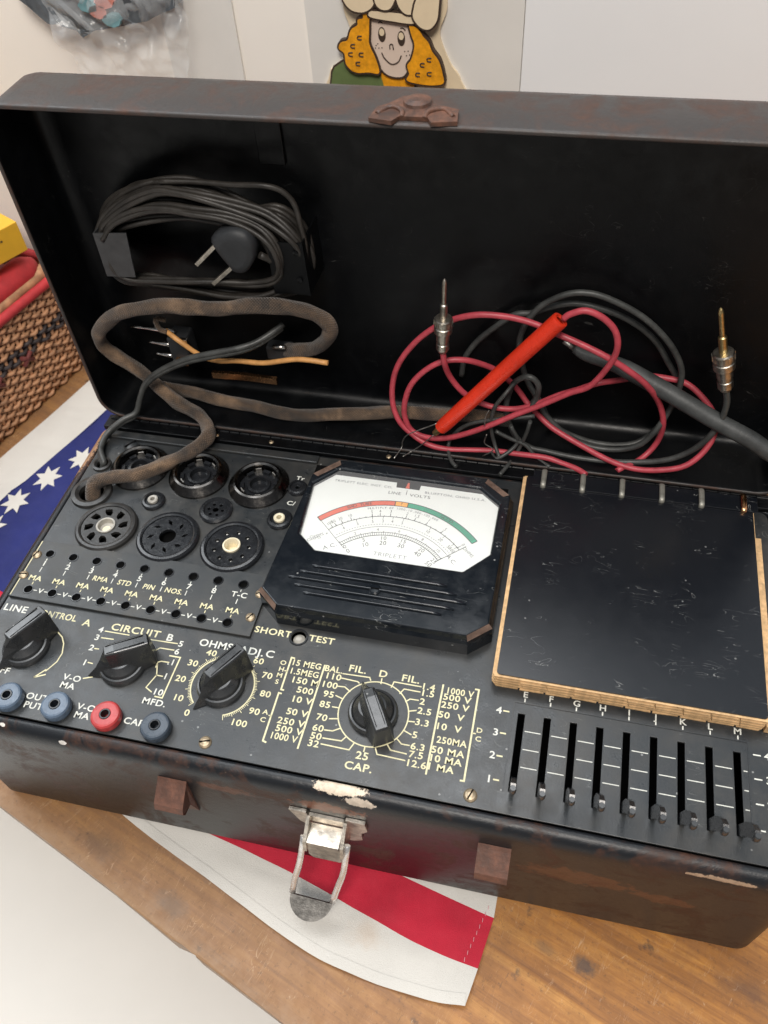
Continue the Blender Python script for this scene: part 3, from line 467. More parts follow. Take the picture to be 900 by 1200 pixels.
# ------------------------------------------------------------------ panel with real holes
PX = [-16.754 + 1.203 * i for i in range(9)]
SLX = [5.74 + 1.004 * i for i in range(9)]
big = {'octal': (-14.84, 6.96), 'angled': (-11.62, 6.9), 'ninepin': (-8.38, 6.88), 'ringA': (-14.84, 10.95), 'ringB': (-11.61, 10.95), 'ringC': (-8.39, 10.88)}
small = [(-13.25, 8.95, .58), (-9.95, 8.92, .82), (-6.7, 8.92, .62), (-6.42, 11.0, .5)]
SH = (-3.94, 2.82)
outer = rrect(X0 + .68, X1 - .68, Y0 + .68, 13.3, .35)
loops = [outer] + [circ(x, y, 1.12) for x, y in big.values()] + [circ(x, y, r * .7) for x, y, r in small] + [circ(*SH, .33)]
loops += [rect(x - .135, x + .135, -2.07, 1.13) for x in SLX]
loops += [circ(-16.6, 8.95, .6), circ(-16.95, 10.85, .26)]
mb = MB(); plate(mb, loops, -.1, 0, .012)
panel = obj('panel', mb, 'panel_paint', T, origin=(0, 0, -.1))
# raised rear ledge and hinge strip
mb = MB(); mb.box(X0 + .7, -5.9, 12.75, 13.25, .002, .16, .05); obj('rear_ledge', mb, 'panel_paint', panel)
mb = MB(); mb.box(X0 + .3, X1 - .3, 13.38, 14.3, -.05, .22, .04)
for k in range(60): mb.lathe([(.1, 0), (.1, .5)], (0, 0, 0), 8, Matrix.Translation((X0 + .5 + k * .568, 14.05, .2)) @ Matrix.Rotation(PI / 2, 4, 'Y'))
hinge = obj('hinge_strip', mb, 'lid_black', T)
def screw(x, y, z, r, mat, parent, a=.6, name='screw'):
    mb = MB(); mb.lathe([(r, 0), (r * .97, r * .2), (r * .75, r * .42), (r * .35, r * .55), (0.001, r * .58)], (x, y, z), 20)
    o = obj(name, mb, mat, parent)
    mb = MB(); M = Matrix.Translation((x, y, z + r * .5)) @ Matrix.Rotation(a, 4, 'Z')
    mb.box(-r * .8, r * .8, -r * .1, r * .1, 0, r * .12, 0, M)
    bm_ = mb; bm_.mi = 0
    # the slot is a dark bar let into the head: joined into the same mesh
    me = bpy.data.meshes.new('slot'); mb.bm.to_mesh(me); base = MB(); base.bm.from_mesh(o.data); off = WO[o]
    base.uv = base.bm.loops.layers.uv.verify(); base.mi = 1
    base.mesh(me, Matrix.Translation(-off)); base.bm.to_mesh(o.data); base.bm.free(); mb.bm.free()
    o.data.materials.append(MATS['hole_black'])
    return o
screw(-6.2, -2.48, 0, .26, 'screw_brass', panel, .3)
screw(4.27, -2.5, 0, .26, 'screw_brass', panel, 1.2)
screw(-15.95, 12.35, 0, .42, 'panel_paint', panel, .9)
for x in (-11.64, -8.63, -2.4, 12.6): screw(x, 13.72, .2, .13, 'screw_brass', hinge, x)
# lettering on the panel
mb = MB()
for s, x, y, h, c in D['TEXT']:
    if s == 'Tr' or s == 'C/': mb.mi = 1
    else: mb.mi = 0 if c == 'y' else 1
    wd = {'CONTROL': .92, '1000 V': .95, 'BAL.': .98, '1.5MEG': .96, '15 MEG': .96, '250MA': .98, 'OHMS': 1.1, 'CIRCUIT': 1.2}.get(s, 1.15)
    text(mb, s, x - (.12 if s == 'CONTROL' else 0), y, h * (.94 if s == 'CONTROL' else 1), .006, wd)
mb.mi = 0
for pts, w in D['LINES']: mb.quadline(pts, w, .006)
ringp = [(1.405 * math.cos(2 * PI * k / 64), 1.405 * math.sin(2 * PI * k / 64)) for k in range(65)]
mb.quadline(ringp, .05, .0065)
cx, cy, r = -6.38, 0, 1.32
arc = [(cx + r * math.cos(math.radians(a)), cy + r * math.sin(math.radians(a))) for a in range(226, -72, -4)]
mb.quadline(arc, .05, .006)
for k in range(101):
    a = math.radians(226 - 2.96 * k); q = .22 if k % 10 == 0 else (.16 if k % 5 == 0 else .11)
    mb.quadline([(cx + r * math.cos(a), cy + r * math.sin(a)), (cx + (r + q) * math.cos(a), cy + (r + q) * math.sin(a))], .028, .0065)
mb.mi = 1
for i, s in enumerate('EFGHIJKLM'):
    text(mb, s, SLX[i] + .06, 1.96, .25, .006); mb.quadline([(SLX[i] + .06, 1.8), (SLX[i] + .06, 1.64)], .05, .006)
for y_ in (.41, -.34, -1.06):
    for i in range(9):
        a = SLX[i] + .2; b = SLX[i + 1] - .2 if i < 8 else 14.12
        mb.quadline([(a, y_), (b, y_)], .035, .006)
for s, y_ in (('4', 1.13), ('3', .18), ('2', -.77), ('1', -1.72)):
    mb.quadline([(14.34, y_), (14.62, y_)], .05, .006); text(mb, s, 14.85, y_, .28, .006)
obj('lettering', mb, ['print_yellow', 'print_white'], panel)
# groove round the slider field
mb = MB(); g = [(5.42, 1.6), (15.55, 1.6), (15.55, -1.3)]
mb.box(5.42, 14.15, 1.56, 1.6, .001, .03); mb.box(14.15, 14.2, -2.1, 1.6, .001, .03); mb.box(5.38, 5.42, -2.1, 1.6, .001, .03)
obj('slider_field_border', mb, 'panel_paint', panel)
# ------------------------------------------------------------------ sockets
def socket(kind, x, y):
    mb = MB()
    if kind.startswith('ring'):
        mb.lathe([(1.52, 0), (1.52, .12), (1.22, .46), (1.12, .5), (1.02, .44), (.98, -.05)], (x, y, 0), 48, cap=False)
        o = obj('tube_socket', mb, 'socket_metal', T)
        mb = MB(); mb.lathe([(1.0, -.12), (1.0, .02), (.62, .02), (.58, .14), (.45, .16), (.42, -.1), (0.001, -.1)], (x, y, 0), 36, cap=False)
        for k in range(6):
            a = k * PI / 3 + .3
            P = [(x + rr * math.cos(b), y + rr * math.sin(b)) for rr, bs in ((.74, (a - .22, a, a + .22)), (.92, (a + .22, a, a - .22))) for b in bs]
            mb.prism(P, .02, .2)
        obj('contact_insert', mb, 'socket_black', o)
        mb = MB()
        for k in (0, 1, 3, 4):
            a = k * PI / 3 + .82
            mb.prism([(x + rr * math.cos(b), y + rr * math.sin(b)) for rr, bs in ((.86, (a - .16, a, a + .16)), (.92, (a + .16, a, a - .16))) for b in bs], .02, .3)
        obj('contact_clip', mb, 'steel_dull', o)
    else:
        base = 'socket_dusty' if kind == 'octal' else 'socket_black'
        mb.lathe([(1.5, 0), (1.5, .16), (1.42, .26), (1.3, .28), (1.22, .24), (1.2, .1), (1.19, -.1)], (x, y, 0), 48, cap=False)
        o = obj('tube_socket', mb, base, T)
        mb = MB(); L = [circ(x, y, 1.2, 48)]
        if kind == 'octal':
            L.append(circ(x, y, .46))
            for k in range(8):
                a = k * PI / 4 + .25; L.append([(x + rr * math.cos(b), y + rr * math.sin(b)) for rr, b in ((.62, a - .2), (.80, a - .24), (1.04, a - .12), (1.04, a + .2), (.82, a + .2), (.66, a + .1))])
        elif kind == 'angled':
            L.append(circ(x, y, .4))
            for k in range(8):
                a = k * PI / 4 + .2; d = a + .5; qx, qy = x + .82 * math.cos(a), y + .82 * math.sin(a)
                ux, uy = math.cos(d), math.sin(d); L.append([(qx + ux * .2 - uy * .01, qy + uy * .2 + ux * .01), (qx - uy * .09, qy + ux * .09), (qx - ux * .2, qy - uy * .2), (qx + uy * .09, qy - ux * .09)])
        else:
            L.append(circ(x, y, .4))
            for k in range(9):
                a = k * 2 * PI / 9 + .1; L.append(circ(x + .82 * math.cos(a), y + .82 * math.sin(a), .1, 12))
        plate(mb, L, .02, .2, .01)
        obj('contact_insert', mb, base, o)
        mb = MB(); mb.lathe([(1.15, -.35), (1.15, -.3), (0.001, -.3)], (x, y, 0), 24); obj('socket_well', mb, 'hole_black', o)
        if kind == 'octal':
            mb = MB(); mb.lathe([(.46, -.1), (.46, .26), (.38, .26), (.34, .0), (.001, .0)], (x, y, 0), 30, cap=False); obj('center_ring', mb, 'ceramic_grey', o)
            mb = MB(); mb.lathe([(.2, 0), (.2, .05), (0.001, .05)], (x + .03, y - .1, 0), 20); obj('center_stud', mb, 'ceramic_cream', o)
        if kind == 'ninepin':
            mb = MB(); mb.lathe([(.4, -.2), (.42, .3), (.34, .32), (.27, .1), (.25, -.2), (.001, -.2)], (x, y, 0), 30, cap=False); obj('center_ring', mb, 'ceramic_cream', o)
            mb = MB()
            for k in range(9):
                a = k * 2 * PI / 9 + .1; mb.lathe([(.06, -.25), (.06, .1), (.001, .12)], (x + .84 * math.cos(a), y + .84 * math.sin(a), 0), 8)
            obj('contact_pins', mb, 'steel_dull', o)
    return o
for k, (x, y) in big.items(): socket(k, x, y)
for i, (x, y, r) in enumerate(small):
    mb = MB(); mb.lathe([(r, 0), (r, .1), (r * .9, .18), (r * .72, .2), (r * .66, .12), (r * .64, -.05)], (x, y, 0), 32, cap=False)
    o = obj('small_socket', mb, 'socket_black', T)
    mb = MB()
    if i == 1: L = [circ(x, y, r * .66), circ(x, y, r * .18, 12)] + [circ(x + r * .42 * math.cos(k * PI / 3), y + r * .42 * math.sin(k * PI / 3), r * .1, 10) for k in range(6)]
    else: L = [circ(x, y, r * .66), circ(x, y, r * .2, 14)]
    plate(mb, L, .0, .12, .01); obj('contact_insert', mb, 'socket_black', o)
    if i in (0, 2):
        mb = MB(); mb.lathe([(r * .44, .1), (r * .44, .22), (r * .36, .26), (r * .2, .24), (r * .17, .0)], (x, y, 0), 24, cap=False); obj('white_bushing', mb, 'ceramic_cream' if i else 'ceramic_grey', o)
# cable grommets
mb = MB()
mb.lathe([(1.05, 0), (1.0, .16), (.8, .2), (.62, .1), (.58, -.1)], (-16.6, 8.95, 0), 32, cap=False); obj('cable_grommet', mb, 'socket_dusty', T)
mb = MB(); mb.lathe([(.5, 0), (.48, .12), (.36, .15), (.26, .06), (.25, -.1)], (-16.95, 10.85, 0), 24, cap=False); obj('cable_grommet', mb, 'socket_dusty', T)
# short test hole
mb = MB(); mb.lathe([(.42, 0), (.4, .05), (.34, .05), (.32, -.05)], (*SH, 0), 28, cap=False); o = obj('neon_lamp_hole', mb, 'socket_black', T)
mb = MB(); mb.lathe([(.3, -.4), (.26, -.2), (.12, -.08), (.001, -.05)], (*SH, 0), 20); obj('neon_lamp', mb, 'ceramic_grey', o)
# ------------------------------------------------------------------ pin jack plate
mb = MB()
pin = [(x, 4.904) for x in PX] + [(x - .027, 2.855) for x in PX]
plate(mb, [rect(-17.55, -5.98, 2.38, 5.6)] + [circ(x, y, .2, 20) for x, y in pin], .002, .16, .02)
pp = obj('pin_jack_plate', mb, 'plate_paint', T)
mb = MB(); mb.box(-17.4, -6.1, 2.5, 5.5, .003, .03); obj('plate_backing', mb, 'hole_black', pp)
mb = MB()
for x, y in pin: mb.lathe([(.25, .16), (.24, .185), (.2, .185), (.195, .03)], (x, y, 0), 20, cap=False)
obj('pin_jack_rims', mb, 'socket_black', pp)
mb = MB(); z = .166
for i, x in enumerate(PX):
    s = str(i + 1) if i < 8 else 'T-C'
    mb.mi = 1; text(mb, s, x, 4.33, .27, z)
    mb.quadline([(x, 4.62), (x, 4.5)], .04, z); mb.quadline([(x, 4.12), (x, 3.86)], .04, z)
    mb.mi = 0; text(mb, 'MA', x - .02, 3.48, .27, z); mb.quadline([(x, 3.28), (x, 3.14)], .04, z)
    if i < 8:
        mb.mi = 1; text(mb, 'V', x + .58, 2.86, .24, z); mb.quadline([(x + .22, 2.86), (x + .4, 2.86)], .04, z); mb.quadline([(x + .76, 2.86), (x + .94, 2.86)], .04, z)
mb.mi = 0
for i, s in enumerate(('RMA', 'STD', 'PIN', 'NOS.')): text(mb, s, (PX[i + 2] + PX[i + 3]) / 2, 3.98, .26, z, .95, shear=.1)
mb.box(-17.5, -17.46, 2.45, 5.55, .158, .168)
obj('lettering', mb, ['print_yellow', 'print_white'], pp)
for x, y, a in ((-17.35, 4.75, 1.2), (-17.4, 3.55, .2), (-6.22, 4.55, .4), (-6.25, 3.3, 1.)): screw(x, y, .16, .22, 'screw_brass', pp, a)
# ------------------------------------------------------------------ pointer knobs
def knob(x, y, ang, label=None):
    M = Matrix.Translation((x, y, 0)) @ Matrix.Rotation(ang, 4, 'Z')
    mb = MB()
    mb.lathe([(1.0, .02), (1.0, .18), (.93, .3), (.86, .32), (.83, .26), (.78, .4), (.55, .66), (.2, .74), (.001, .75)], (0, 0, 0), 48, M)
    k = obj('selector_knob', mb, 'knob_black', T, origin=(x, y, 0))
    t = bmesh.new()
    secs = [(-1.42, .38, .27, .12, 1.26), (-1.38, .42, .29, .06, 1.4), (-.8, .56, .31, .06, 1.42), (0, .64, .29, .06, 1.44), (.38, .56, .25, .06, 1.42)]
    R = []
    for (px, wb, wt, zb, zt) in secs:
        R.append([t.verts.new((px, sy * w, zz)) for sy, w, zz in ((-1, wb, zb), (-1, (wb + wt) / 2 - .02, .75), (-1, wt, zt - .06), (-1, wt - .06, zt), (1, wt - .06, zt), (1, wt, zt - .06), (1, (wb + wt) / 2 - .02, .75), (1, wb, zb))])
    for a, b in zip(R, R[1:]):
        for i in range(7): t.faces.new([a[i], a[i + 1], b[i + 1], b[i]])
        t.faces.new([a[7], a[0], b[0], b[7]])
    t.faces.new(R[0][::-1])
    r0, r1, r2, r3 = [t.verts.new(p) for p in ((.45, 0, 1.36), (.72, 0, .92), (1.05, 0, .46), (1.5, 0, .05))]; e = R[-1]
    for fs in ([e[3], e[4], r0], [e[2], e[3], r0], [e[1], e[2], r0, r1], [e[0], e[1], r1, r2], [e[0], r2, r3], [e[4], e[5], r0], [e[5], e[6], r1, r0], [e[6], e[7], r2, r1], [e[7], r3, r2]): t.faces.new(fs)
    mb = MB(); mb.merge(t, M)
    o = obj('knob_pointer', mb, 'knob_black', k)
    md = o.modifiers.new('edge', 'BEVEL'); md.width = .018 * S; md.segments = 2; md.limit_method = 'ANGLE'; md.angle_limit = math.radians(25)
    mb = MB()
    for sx in (-1, 1): mb.box(-1.25, .3, sx * .17 - .012, sx * .17 + .012, 1.425, 1.449, 0, M)
    obj('knob_top_groove', mb, 'hole_black', k)
    if label: k['label'] = label
    return k
knob(0, 0, math.radians(120.7), 'selector knob surrounded by a yellow printed ring')
knob(-6.43, .01, math.radians(239)); knob(-10.87, .1, math.radians(211.4)); knob(-15.42, .12, math.radians(242))
# ------------------------------------------------------------------ jacks
for x, y, m, l in ((-14.85, -2.3, 'jack_blue_sheen', 'black insulated jack at the far left, blue reflection painted on'), (-12.68, -2.3, 'jack_blue_sheen', 'black insulated jack beside OUT PUT, blue reflection painted on'), (-10.45, -2.3, 'jack_red', 'red insulated jack'), (-8.28, -2.35, 'jack_dark', 'black insulated jack beside CAP., faint blue reflection painted on')):
    mb = MB(); mb.lathe([(.56, .0), (.6, .12), (.6, .38), (.55, .46), (.48, .48), (.25, .47), (.2, .42), (.18, .0), (.001, .0)], (x, y, 0), 40, cap=False)
    o = obj('banana_jack', mb, m, T); o['label'] = l
    mb = MB(); mb.lathe([(.23, .46), (.22, .49), (.17, .49), (.16, .1)], (x, y, 0), 24, cap=False); obj('jack_sleeve', mb, 'socket_black', o)
# ------------------------------------------------------------------ slider levers
def lever(x):
    mb = MB()
    prof = [(-1.7, -.5), (-1.66, .0), (-1.9, 1.0), (-2.25, 1.7), (-2.55, 2.0), (-2.75, 1.9), (-2.62, 1.4), (-2.3, .7), (-2.08, .0), (-2.06, -.5)]
    MM = Matrix(((0, 0, 1, 0), (1, 0, 0, 0), (0, 1, 0, 0), (0, 0, 0, 1)))
    mb.prism(prof, x - .09, x + .09, MM)
    o = obj('slider_lever', mb, 'socket_black', T)
    mb = MB()
    mb.tube([(x, -2.66, 1.5), (x, -2.72, 1.75), (x, -2.72, 2.0)], lambda t: .1 + .03 * math.sin(t * PI), 10, 3)
    obj('lever_tip', mb, 'old_nickel' if 0 else 'knob_black', o)
    return o
lv = lever(SLX[0])
for i in range(1, 9): copy_part(lv, (SLX[i] - SLX[0], 0, 0), T)
# ------------------------------------------------------------------ meter
MX0, MX1, MY0, MY1, MZ = -5.95, 4.02, 3.45, 12.25, 1.2
cl = 1.0
octo = [(MX0 + .95, MY0), (MX1 - .85, MY0), (MX1, MY0 + .75), (MX1, MY1 - .95), (MX1 - 1.25, MY1), (MX0 + 1.55, MY1), (MX0 + .35, MY1 - 1.2), (MX0, MY0 + .8)]
win = [(-4.17, 6.72), (2.46, 6.72), (3.48, 7.84), (3.48, 10.69), (2.5, 11.5), (-4.3, 11.57), (-5.29, 10.5), (-5.09, 7.52)]
def inset(poly, d):
    n = len(poly); out = []
    ar = sum(poly[i][0] * poly[(i + 1) % n][1] - poly[(i + 1) % n][0] * poly[i][1] for i in range(n)); sg = 1 if ar > 0 else -1
    for i in range(n):
        a, b, c = Vector(poly[i - 1]), Vector(poly[i]), Vector(poly[(i + 1) % n])
        d1 = (b - a).normalized(); d2 = (c - b).normalized(); n1 = Vector((-d1.y, d1.x)) * sg; n2 = Vector((-d2.y, d2.x)) * sg
        m = (n1 + n2).normalized(); out.append(tuple(b + m * d / max(.3, m.dot(n1))))
    return out
mb = MB()
L3 = lambda P, z: [Vector((p[0], p[1], z)) for p in P]
mb.rings([L3(inset(octo, -.12), 0), L3(inset(octo, -.1), .75), L3(octo, .95), L3(inset(octo, .08), MZ)], smooth=False)
me = curve_mesh([inset(octo, .08), inset(win, -.12)], .0002, 0)
mb.mesh(me, Matrix.Translation((0, 0, MZ)))
mb.rings([L3(inset(win, -.12), MZ), L3(inset(win, -.02), MZ - .1), L3(inset(win, 0), .82)], smooth=False)
bmesh.ops.remove_doubles(mb.bm, verts=mb.bm.verts[:], dist=.003)
meter = obj('meter', mb, 'bakelite', T, origin=((MX0 + MX1) / 2, 7.8, 0))
md = meter.modifiers.new('edge', 'BEVEL'); md.width = .05 * S; md.segments = 2; md.limit_method = 'ANGLE'; md.angle_limit = math.radians(28)
# moulded ribs below the window
for (a, b, y) in ((-3.72, 1.66, 5.75), (-4.12, 2.09, 5.38), (-4.5, 2.5, 5.02), (-4.16, 2.09, 4.65), (-3.71, 1.68, 4.31)):
    mb = MB(); mb.tube([(a, y, MZ + .0), (a + .1, y, MZ + .045), (b - .1, y, MZ + .045), (b, y, MZ + .0)], .062, 10, 2); obj('moulded_rib', mb, 'bakelite', meter)
mb = MB(); mb.lathe([(.26, 0), (.26, .05), (.2, .1), (.001, .11)], (-1.02, 5.02, MZ), 24); mb.mi = 1; mb.box(-1.2, -.84, 4.99, 5.05, MZ + .1, MZ + .12)
obj('zero_adjust_screw', mb, ['bakelite', 'hole_black'], meter)
for ci in ((4, 3), (5, 6)):  # upper chamfers: warm reflection painted as brown quads on the bezel
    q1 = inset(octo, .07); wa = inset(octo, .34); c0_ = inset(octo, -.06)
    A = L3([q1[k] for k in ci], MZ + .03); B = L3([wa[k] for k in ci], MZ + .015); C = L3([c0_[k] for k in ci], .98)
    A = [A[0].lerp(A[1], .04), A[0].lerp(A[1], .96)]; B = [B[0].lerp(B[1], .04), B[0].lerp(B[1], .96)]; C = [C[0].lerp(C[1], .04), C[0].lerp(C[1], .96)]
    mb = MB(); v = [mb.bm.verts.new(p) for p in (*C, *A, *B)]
    mb.face([v[0], v[1], v[3], v[2]]); mb.face([v[2], v[3], v[5], v[4]]); obj('corner_reflection', mb, 'bakelite_reflection', meter)
for ci in ((1, 2), (0, 7)):  # lower chamfers: the same painted reflection, one quad each
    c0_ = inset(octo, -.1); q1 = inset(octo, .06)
    mb = MB(); mb.face([mb.bm.verts.new(p) for p in (Vector((*c0_[ci[0]], 1.0)), Vector((*c0_[ci[1]], 1.0)), Vector((*q1[ci[1]], MZ + .012)), Vector((*q1[ci[0]], MZ + .012)))]); obj('corner_reflection', mb, 'bakelite_reflection', meter)
# dial face
ZF = .95
mb = MB(); top = 11.4
face = [p for p in win]
notch = [(-1.5, 12), (-1.42, 11.1), (-.3, 11.1), (-.25, 12)]
fp = [(-4.3, 6.5), (2.6, 6.5), (3.75, 7.7), (3.75, 10.95), (3.1, 11.38), (-.28, 11.42), (-.3, 11.12), (-1.42, 11.12), (-1.45, 11.42), (-4.6, 11.42), (-5.5, 10.6), (-5.35, 7.4)]
mb.prism(fp, ZF - .04, ZF)
dial = obj('dial_plate', mb, 'dial_paper', meter)
mb = MB(); mb.prism(rect(-5.6, 3.8, 6.4, 12.0), .78, .84); obj('dial_recess', mb, 'hole_black', meter)
mb = MB(); mb.prism([(-.98, 11.2), (-.8, 11.2), (-.86, 11.55), (-.93, 11.55)], ZF - .08, ZF - .05); obj('needle_flag', mb, 'scale_red', meter)
CX, CY = -.95, 5.185
def pol(r, a): return (CX + r * math.cos(math.radians(a)), CY + r * math.sin(math.radians(a)))
mb = MB(); z1 = ZF + .004
def band(r0, r1, a0, a1, z, n=24):
    for k in range(n):
        p, q = a0 + (a1 - a0) * k / n, a0 + (a1 - a0) * (k + 1) / n
        mb.face([mb.bm.verts.new((*pol(r, a), z)) for r, a in ((r0, p), (r1, p), (r1, q), (r0, q))])
def arc_line(r, a0, a1, w, z=z1 + .002, n=40): band(r - w * .75, r + w * .75, a0, a1, z, n)
def tick(r0, r1, a, w=.022, z=z1 + .003): mb.quadline([pol(r0, a), pol(r1, a)], w * 1.35, z)
mb.mi = 0; band(4.8, 5.08, 136.5, 93.6, z1); mb.mi = 1; band(4.8, 5.08, 93.4, 86.6, z1); mb.mi = 2; band(4.8, 5.08, 86.4, 42, z1)
mb.mi = 3
for r in (4.8, 5.08): arc_line(r, 136.5, 42, .025)
for a in (136.5, 93.5, 86.5, 42): tick(4.79, 5.09, a, .03)
for k in range(34): tick(4.82, 5.06, 77 - k * 1.0, .012, z1 + .0025)
arc_line(4.13, 136.2, 41.8, .022); arc_line(3.52, 136, 43, .014); arc_line(3.19, 136, 42, .018); arc_line(3.02, 136, 42, .022)
for k in range(46): arc_line(3.66, 134 - 2 * k, 133.2 - 2 * k, .02, n=1)
mb.quadline([pol(2.8, 136.2), pol(4.78, 136.2)], .022, z1 + .003); tick(2.85, 4.5, 42)
for a, s in ((133, '100'), (130.5, '50'), (126, '20'), (120, '10'), (106.5, '5'), (101.5, '4'), (95, '3'), (85, '2'), (79, '1.5'), (71, '1'), (59.5, '.5'), (44, '0')):
    tick(4.13, 4.32, a, .02)
    x, y = pol(4.43, a); text(mb, s, x, y, .17, z1 + .003, .8, math.radians(a - 90), -.004)
for a, s in ((127, '4'), (117, '3'), (106.5, '5'), (99.5, '3'), (93, '4'), (86, '5'), (67, '10'), (56, '20'), (47.5, '50'), (44.5, '100')):
    tick(3.98, 4.13, a, .016)
    x, y = pol(3.84, a); text(mb, s, x, y, .17, z1 + .003, .8, math.radians(a - 90), -.004)
for k in range(24): tick(4.13, 4.2, 134 - 3.9 * k, .014)
for k in range(51):
    a = 135.5 - k * 1.86; tick(3.02, 3.19 if k % 5 else 3.27, a, .014)
for i, (a, s, q) in enumerate(((134.5, '0', '0'), (116, '5', '10'), (98, '10', '20'), (79.5, '15', '30'), (60, '20', '40'), (43.5, '25', '50'))):
    x, y = pol(2.84, a); text(mb, s, x, y, .21, z1 + .003, .95, math.radians(a - 90) * .8, -.004)
    x, y = pol(2.56, a)
    if y > 6.85: text(mb, q, x, y, .23, z1 + .003, .95, math.radians(a - 90) * .8, -.004)
for a, s in ((121, '2'), (103, '4'), (86, '6'), (66, '8'), (50, '10')):
    x, y = pol(3.34, a); text(mb, s, x, y, .15, z1 + .003, 1, math.radians(a - 90), -.006)
text(mb, 'A.C.', *pol(3.3, 144), .22, z1 + .003, 1.1, .55, -.006); text(mb, 'OHMS x', *pol(4.15, 143.5), .16, z1 + .003, 1, .5, -.006); text(mb, 'OHMS', *pol(4.15, 147.5), .16, z1 + .003, 1, .5, -.006)
text(mb, 'A.C.', *pol(3.55, 37.5), .2, z1 + .003, 1.1, -.8, -.006); text(mb, 'OHMS', *pol(4.4, 38), .16, z1 + .003, 1, -.75, -.006)
mb.mi = 4
text(mb, 'TRIPLETT ELEC. INST. CO.', -3.01, 11.06, .14, z1 + .003, 1.15, 0, 0); text(mb, 'BLUFFTON, OHIO U.S.A.', 1.42, 11.02, .14, z1 + .003, 1.25, 0, 0)
mb.mi = 3
text(mb, 'LINE', -1.42, 10.74, .17, z1 + .003, 1.2, 0, 0); text(mb, 'VOLTS', -.2, 10.74, .17, z1 + .003, 1.3, 0, 0); mb.quadline([(-.86, 11.0), (-.86, 10.72)], .025, z1 + .003)
mb.mi = 4; text(mb, 'TRIPLETT', -.85, 7.08, .22, z1 + .003, 1.1, 0, -.014)
s = 'MULTIPLY BY 1000-10,000-100,000'
for k, ch in enumerate(s):
    if ch == ' ': continue
    a = 108 - k * 1.36; x, y = pol(4.64, a); text(mb, ch, x, y, .13, z1 + .003, 1.0, math.radians(a - 90), 0)
mb.mi = 3
for k, ch in enumerate('BAD TUBE'):
    if ch != ' ': a = 119 - k * 1.75; text(mb, ch, *pol(4.94, a), .17, z1 + .008, 1.1, math.radians(a - 90), 0)
for k, ch in enumerate('GOOD'): a = 66 - k * 1.9; text(mb, ch, *pol(4.94, a), .17, z1 + .008, 1.1, math.radians(a - 90), 0)
text(mb, '?', *pol(4.94, 90), .18, z1 + .008, 1.1, 0, 0)
obj('scale_print', mb, ['scale_red', 'scale_orange', 'scale_green', 'ink', 'ink_faint'], dial)
# pane of glass in the window
mb = MB(); mb.prism(inset(win, -.01), MZ - .13, MZ - .11); obj('window_glass', mb, 'meter_glass', meter)
# ------------------------------------------------------------------ lid, standing upright behind the hinge
ML = Matrix(((1, 0, 0, 0), (0, 0, 1, 0), (0, 1, 0, 0), (0, 0, 0, 1)))    # (x, z, y)
LZ0, LZ1, LY = .24, 16.8, 14.1
prof = [(1.1, 17.68), (.45, 17.62), (.12, 17.35), (0, 16.9), (0, LY + .12), (.03, LY + .03), (.08, LY), (.16, LY), (.2, LY + .05), (.22, LY + .2), (.22, 16.9), (.32, 17.25), (.6, 17.42), (1.1, 17.46)]
mb = sweep(X0, X1, LZ0, LZ1, 1.25, prof, ML, 8, None, 8)
nn = 36
R0 = [v for v in mb.bm.verts]
first = R0[:nn]; last = R0[-nn:]
mb.mi = 0; mb.face(first[::-1]); mb.mi = 1; mb.face(last)
for f in mb.bm.faces: f.smooth = len(f.verts) < 10
lid = obj('lid', mb, ['lid_paint', 'lid_black'], T, origin=(-1, 14.1, .24))
# lid catch: scalloped brown plate
zt = LZ1
cp = [(-2.36, 14.12), (-2.25, 15.0), (-1.85, 15.35), (-1.5, 15.9), (-1.1, 16.1), (-.7, 16.0), (-.35, 15.45), (.15, 15.3), (.7, 15.05), (.8, 14.15), (-.1, 13.98), (-.28, 14.35), (-1.3, 14.35), (-1.5, 13.95)]
mb = MB(); mb.prism(cp, zt + .01, zt + .16)
mb.lathe([(.55, 0), (.5, .12), (.3, .2), (.001, .22)], (-.85, 15.45, zt + .14), 20, cap=False)
mb.tube([(-2.15, 14.5, zt + .12), (-1.75, 15.0, zt + .17), (-1.3, 14.75, zt + .18), (-1.2, 14.35, zt + .1)], .1, 8, 4)
mb.tube([(.6, 14.5, zt + .12), (.2, 15.0, zt + .17), (-.3, 14.75, zt + .18), (-.4, 14.35, zt + .1)], .1, 8, 4)
obj('latch_catch', mb, 'rusty_metal', lid)
# cord hooks riveted to the back of the lid, bent toward the viewer
for i, P in enumerate(D['HOOKS']):
    mb = MB(); n_ = Vector((0, .06, 0)); A = [mb.bm.verts.new(V3(p)) for p in P]; B = [mb.bm.verts.new(V3(p) + n_) for p in P]
    mb.face(A); mb.face(B[::-1])
    for k in range(4): mb.face([A[k], A[(k + 1) % 4], B[(k + 1) % 4], B[k]])
    a, b = (V3(P[0]), V3(P[3])) if i == 0 else (V3(P[1]), V3(P[2]))
    w = Vector((.06 if i == 0 else -.06, 0, 0)); q = [mb.bm.verts.new(p) for p in (a, b, Vector((b.x, 17.44, b.z)), Vector((a.x, 17.44, a.z)), a + w, b + w, Vector((b.x, 17.44, b.z)) + w, Vector((a.x, 17.44, a.z)) + w)]
    mb.face(q[:4]); mb.face(q[4:][::-1]); mb.face([q[0], q[4], q[7], q[3]]); mb.face([q[1], q[2], q[6], q[5]])
    if i == 1:
        for zz in (.35, 1.7): mb.lathe([(.12, 0), (.12, .1), (.001, .14)], (0, 0, 0), 10, Matrix.Translation((-6.25, 15.18, 8.9 + zz)) @ Matrix.Rotation(PI / 2, 4, 'X'))
    o = obj('cord_hook', mb, 'hook_grey' if i == 0 else 'lid_black', lid)
mb = MB(); mb.box(-8.1, -6.95, 17.3, 17.42, 13.3, 15.4, .04); obj('cord_hook', mb, 'lid_black', lid)
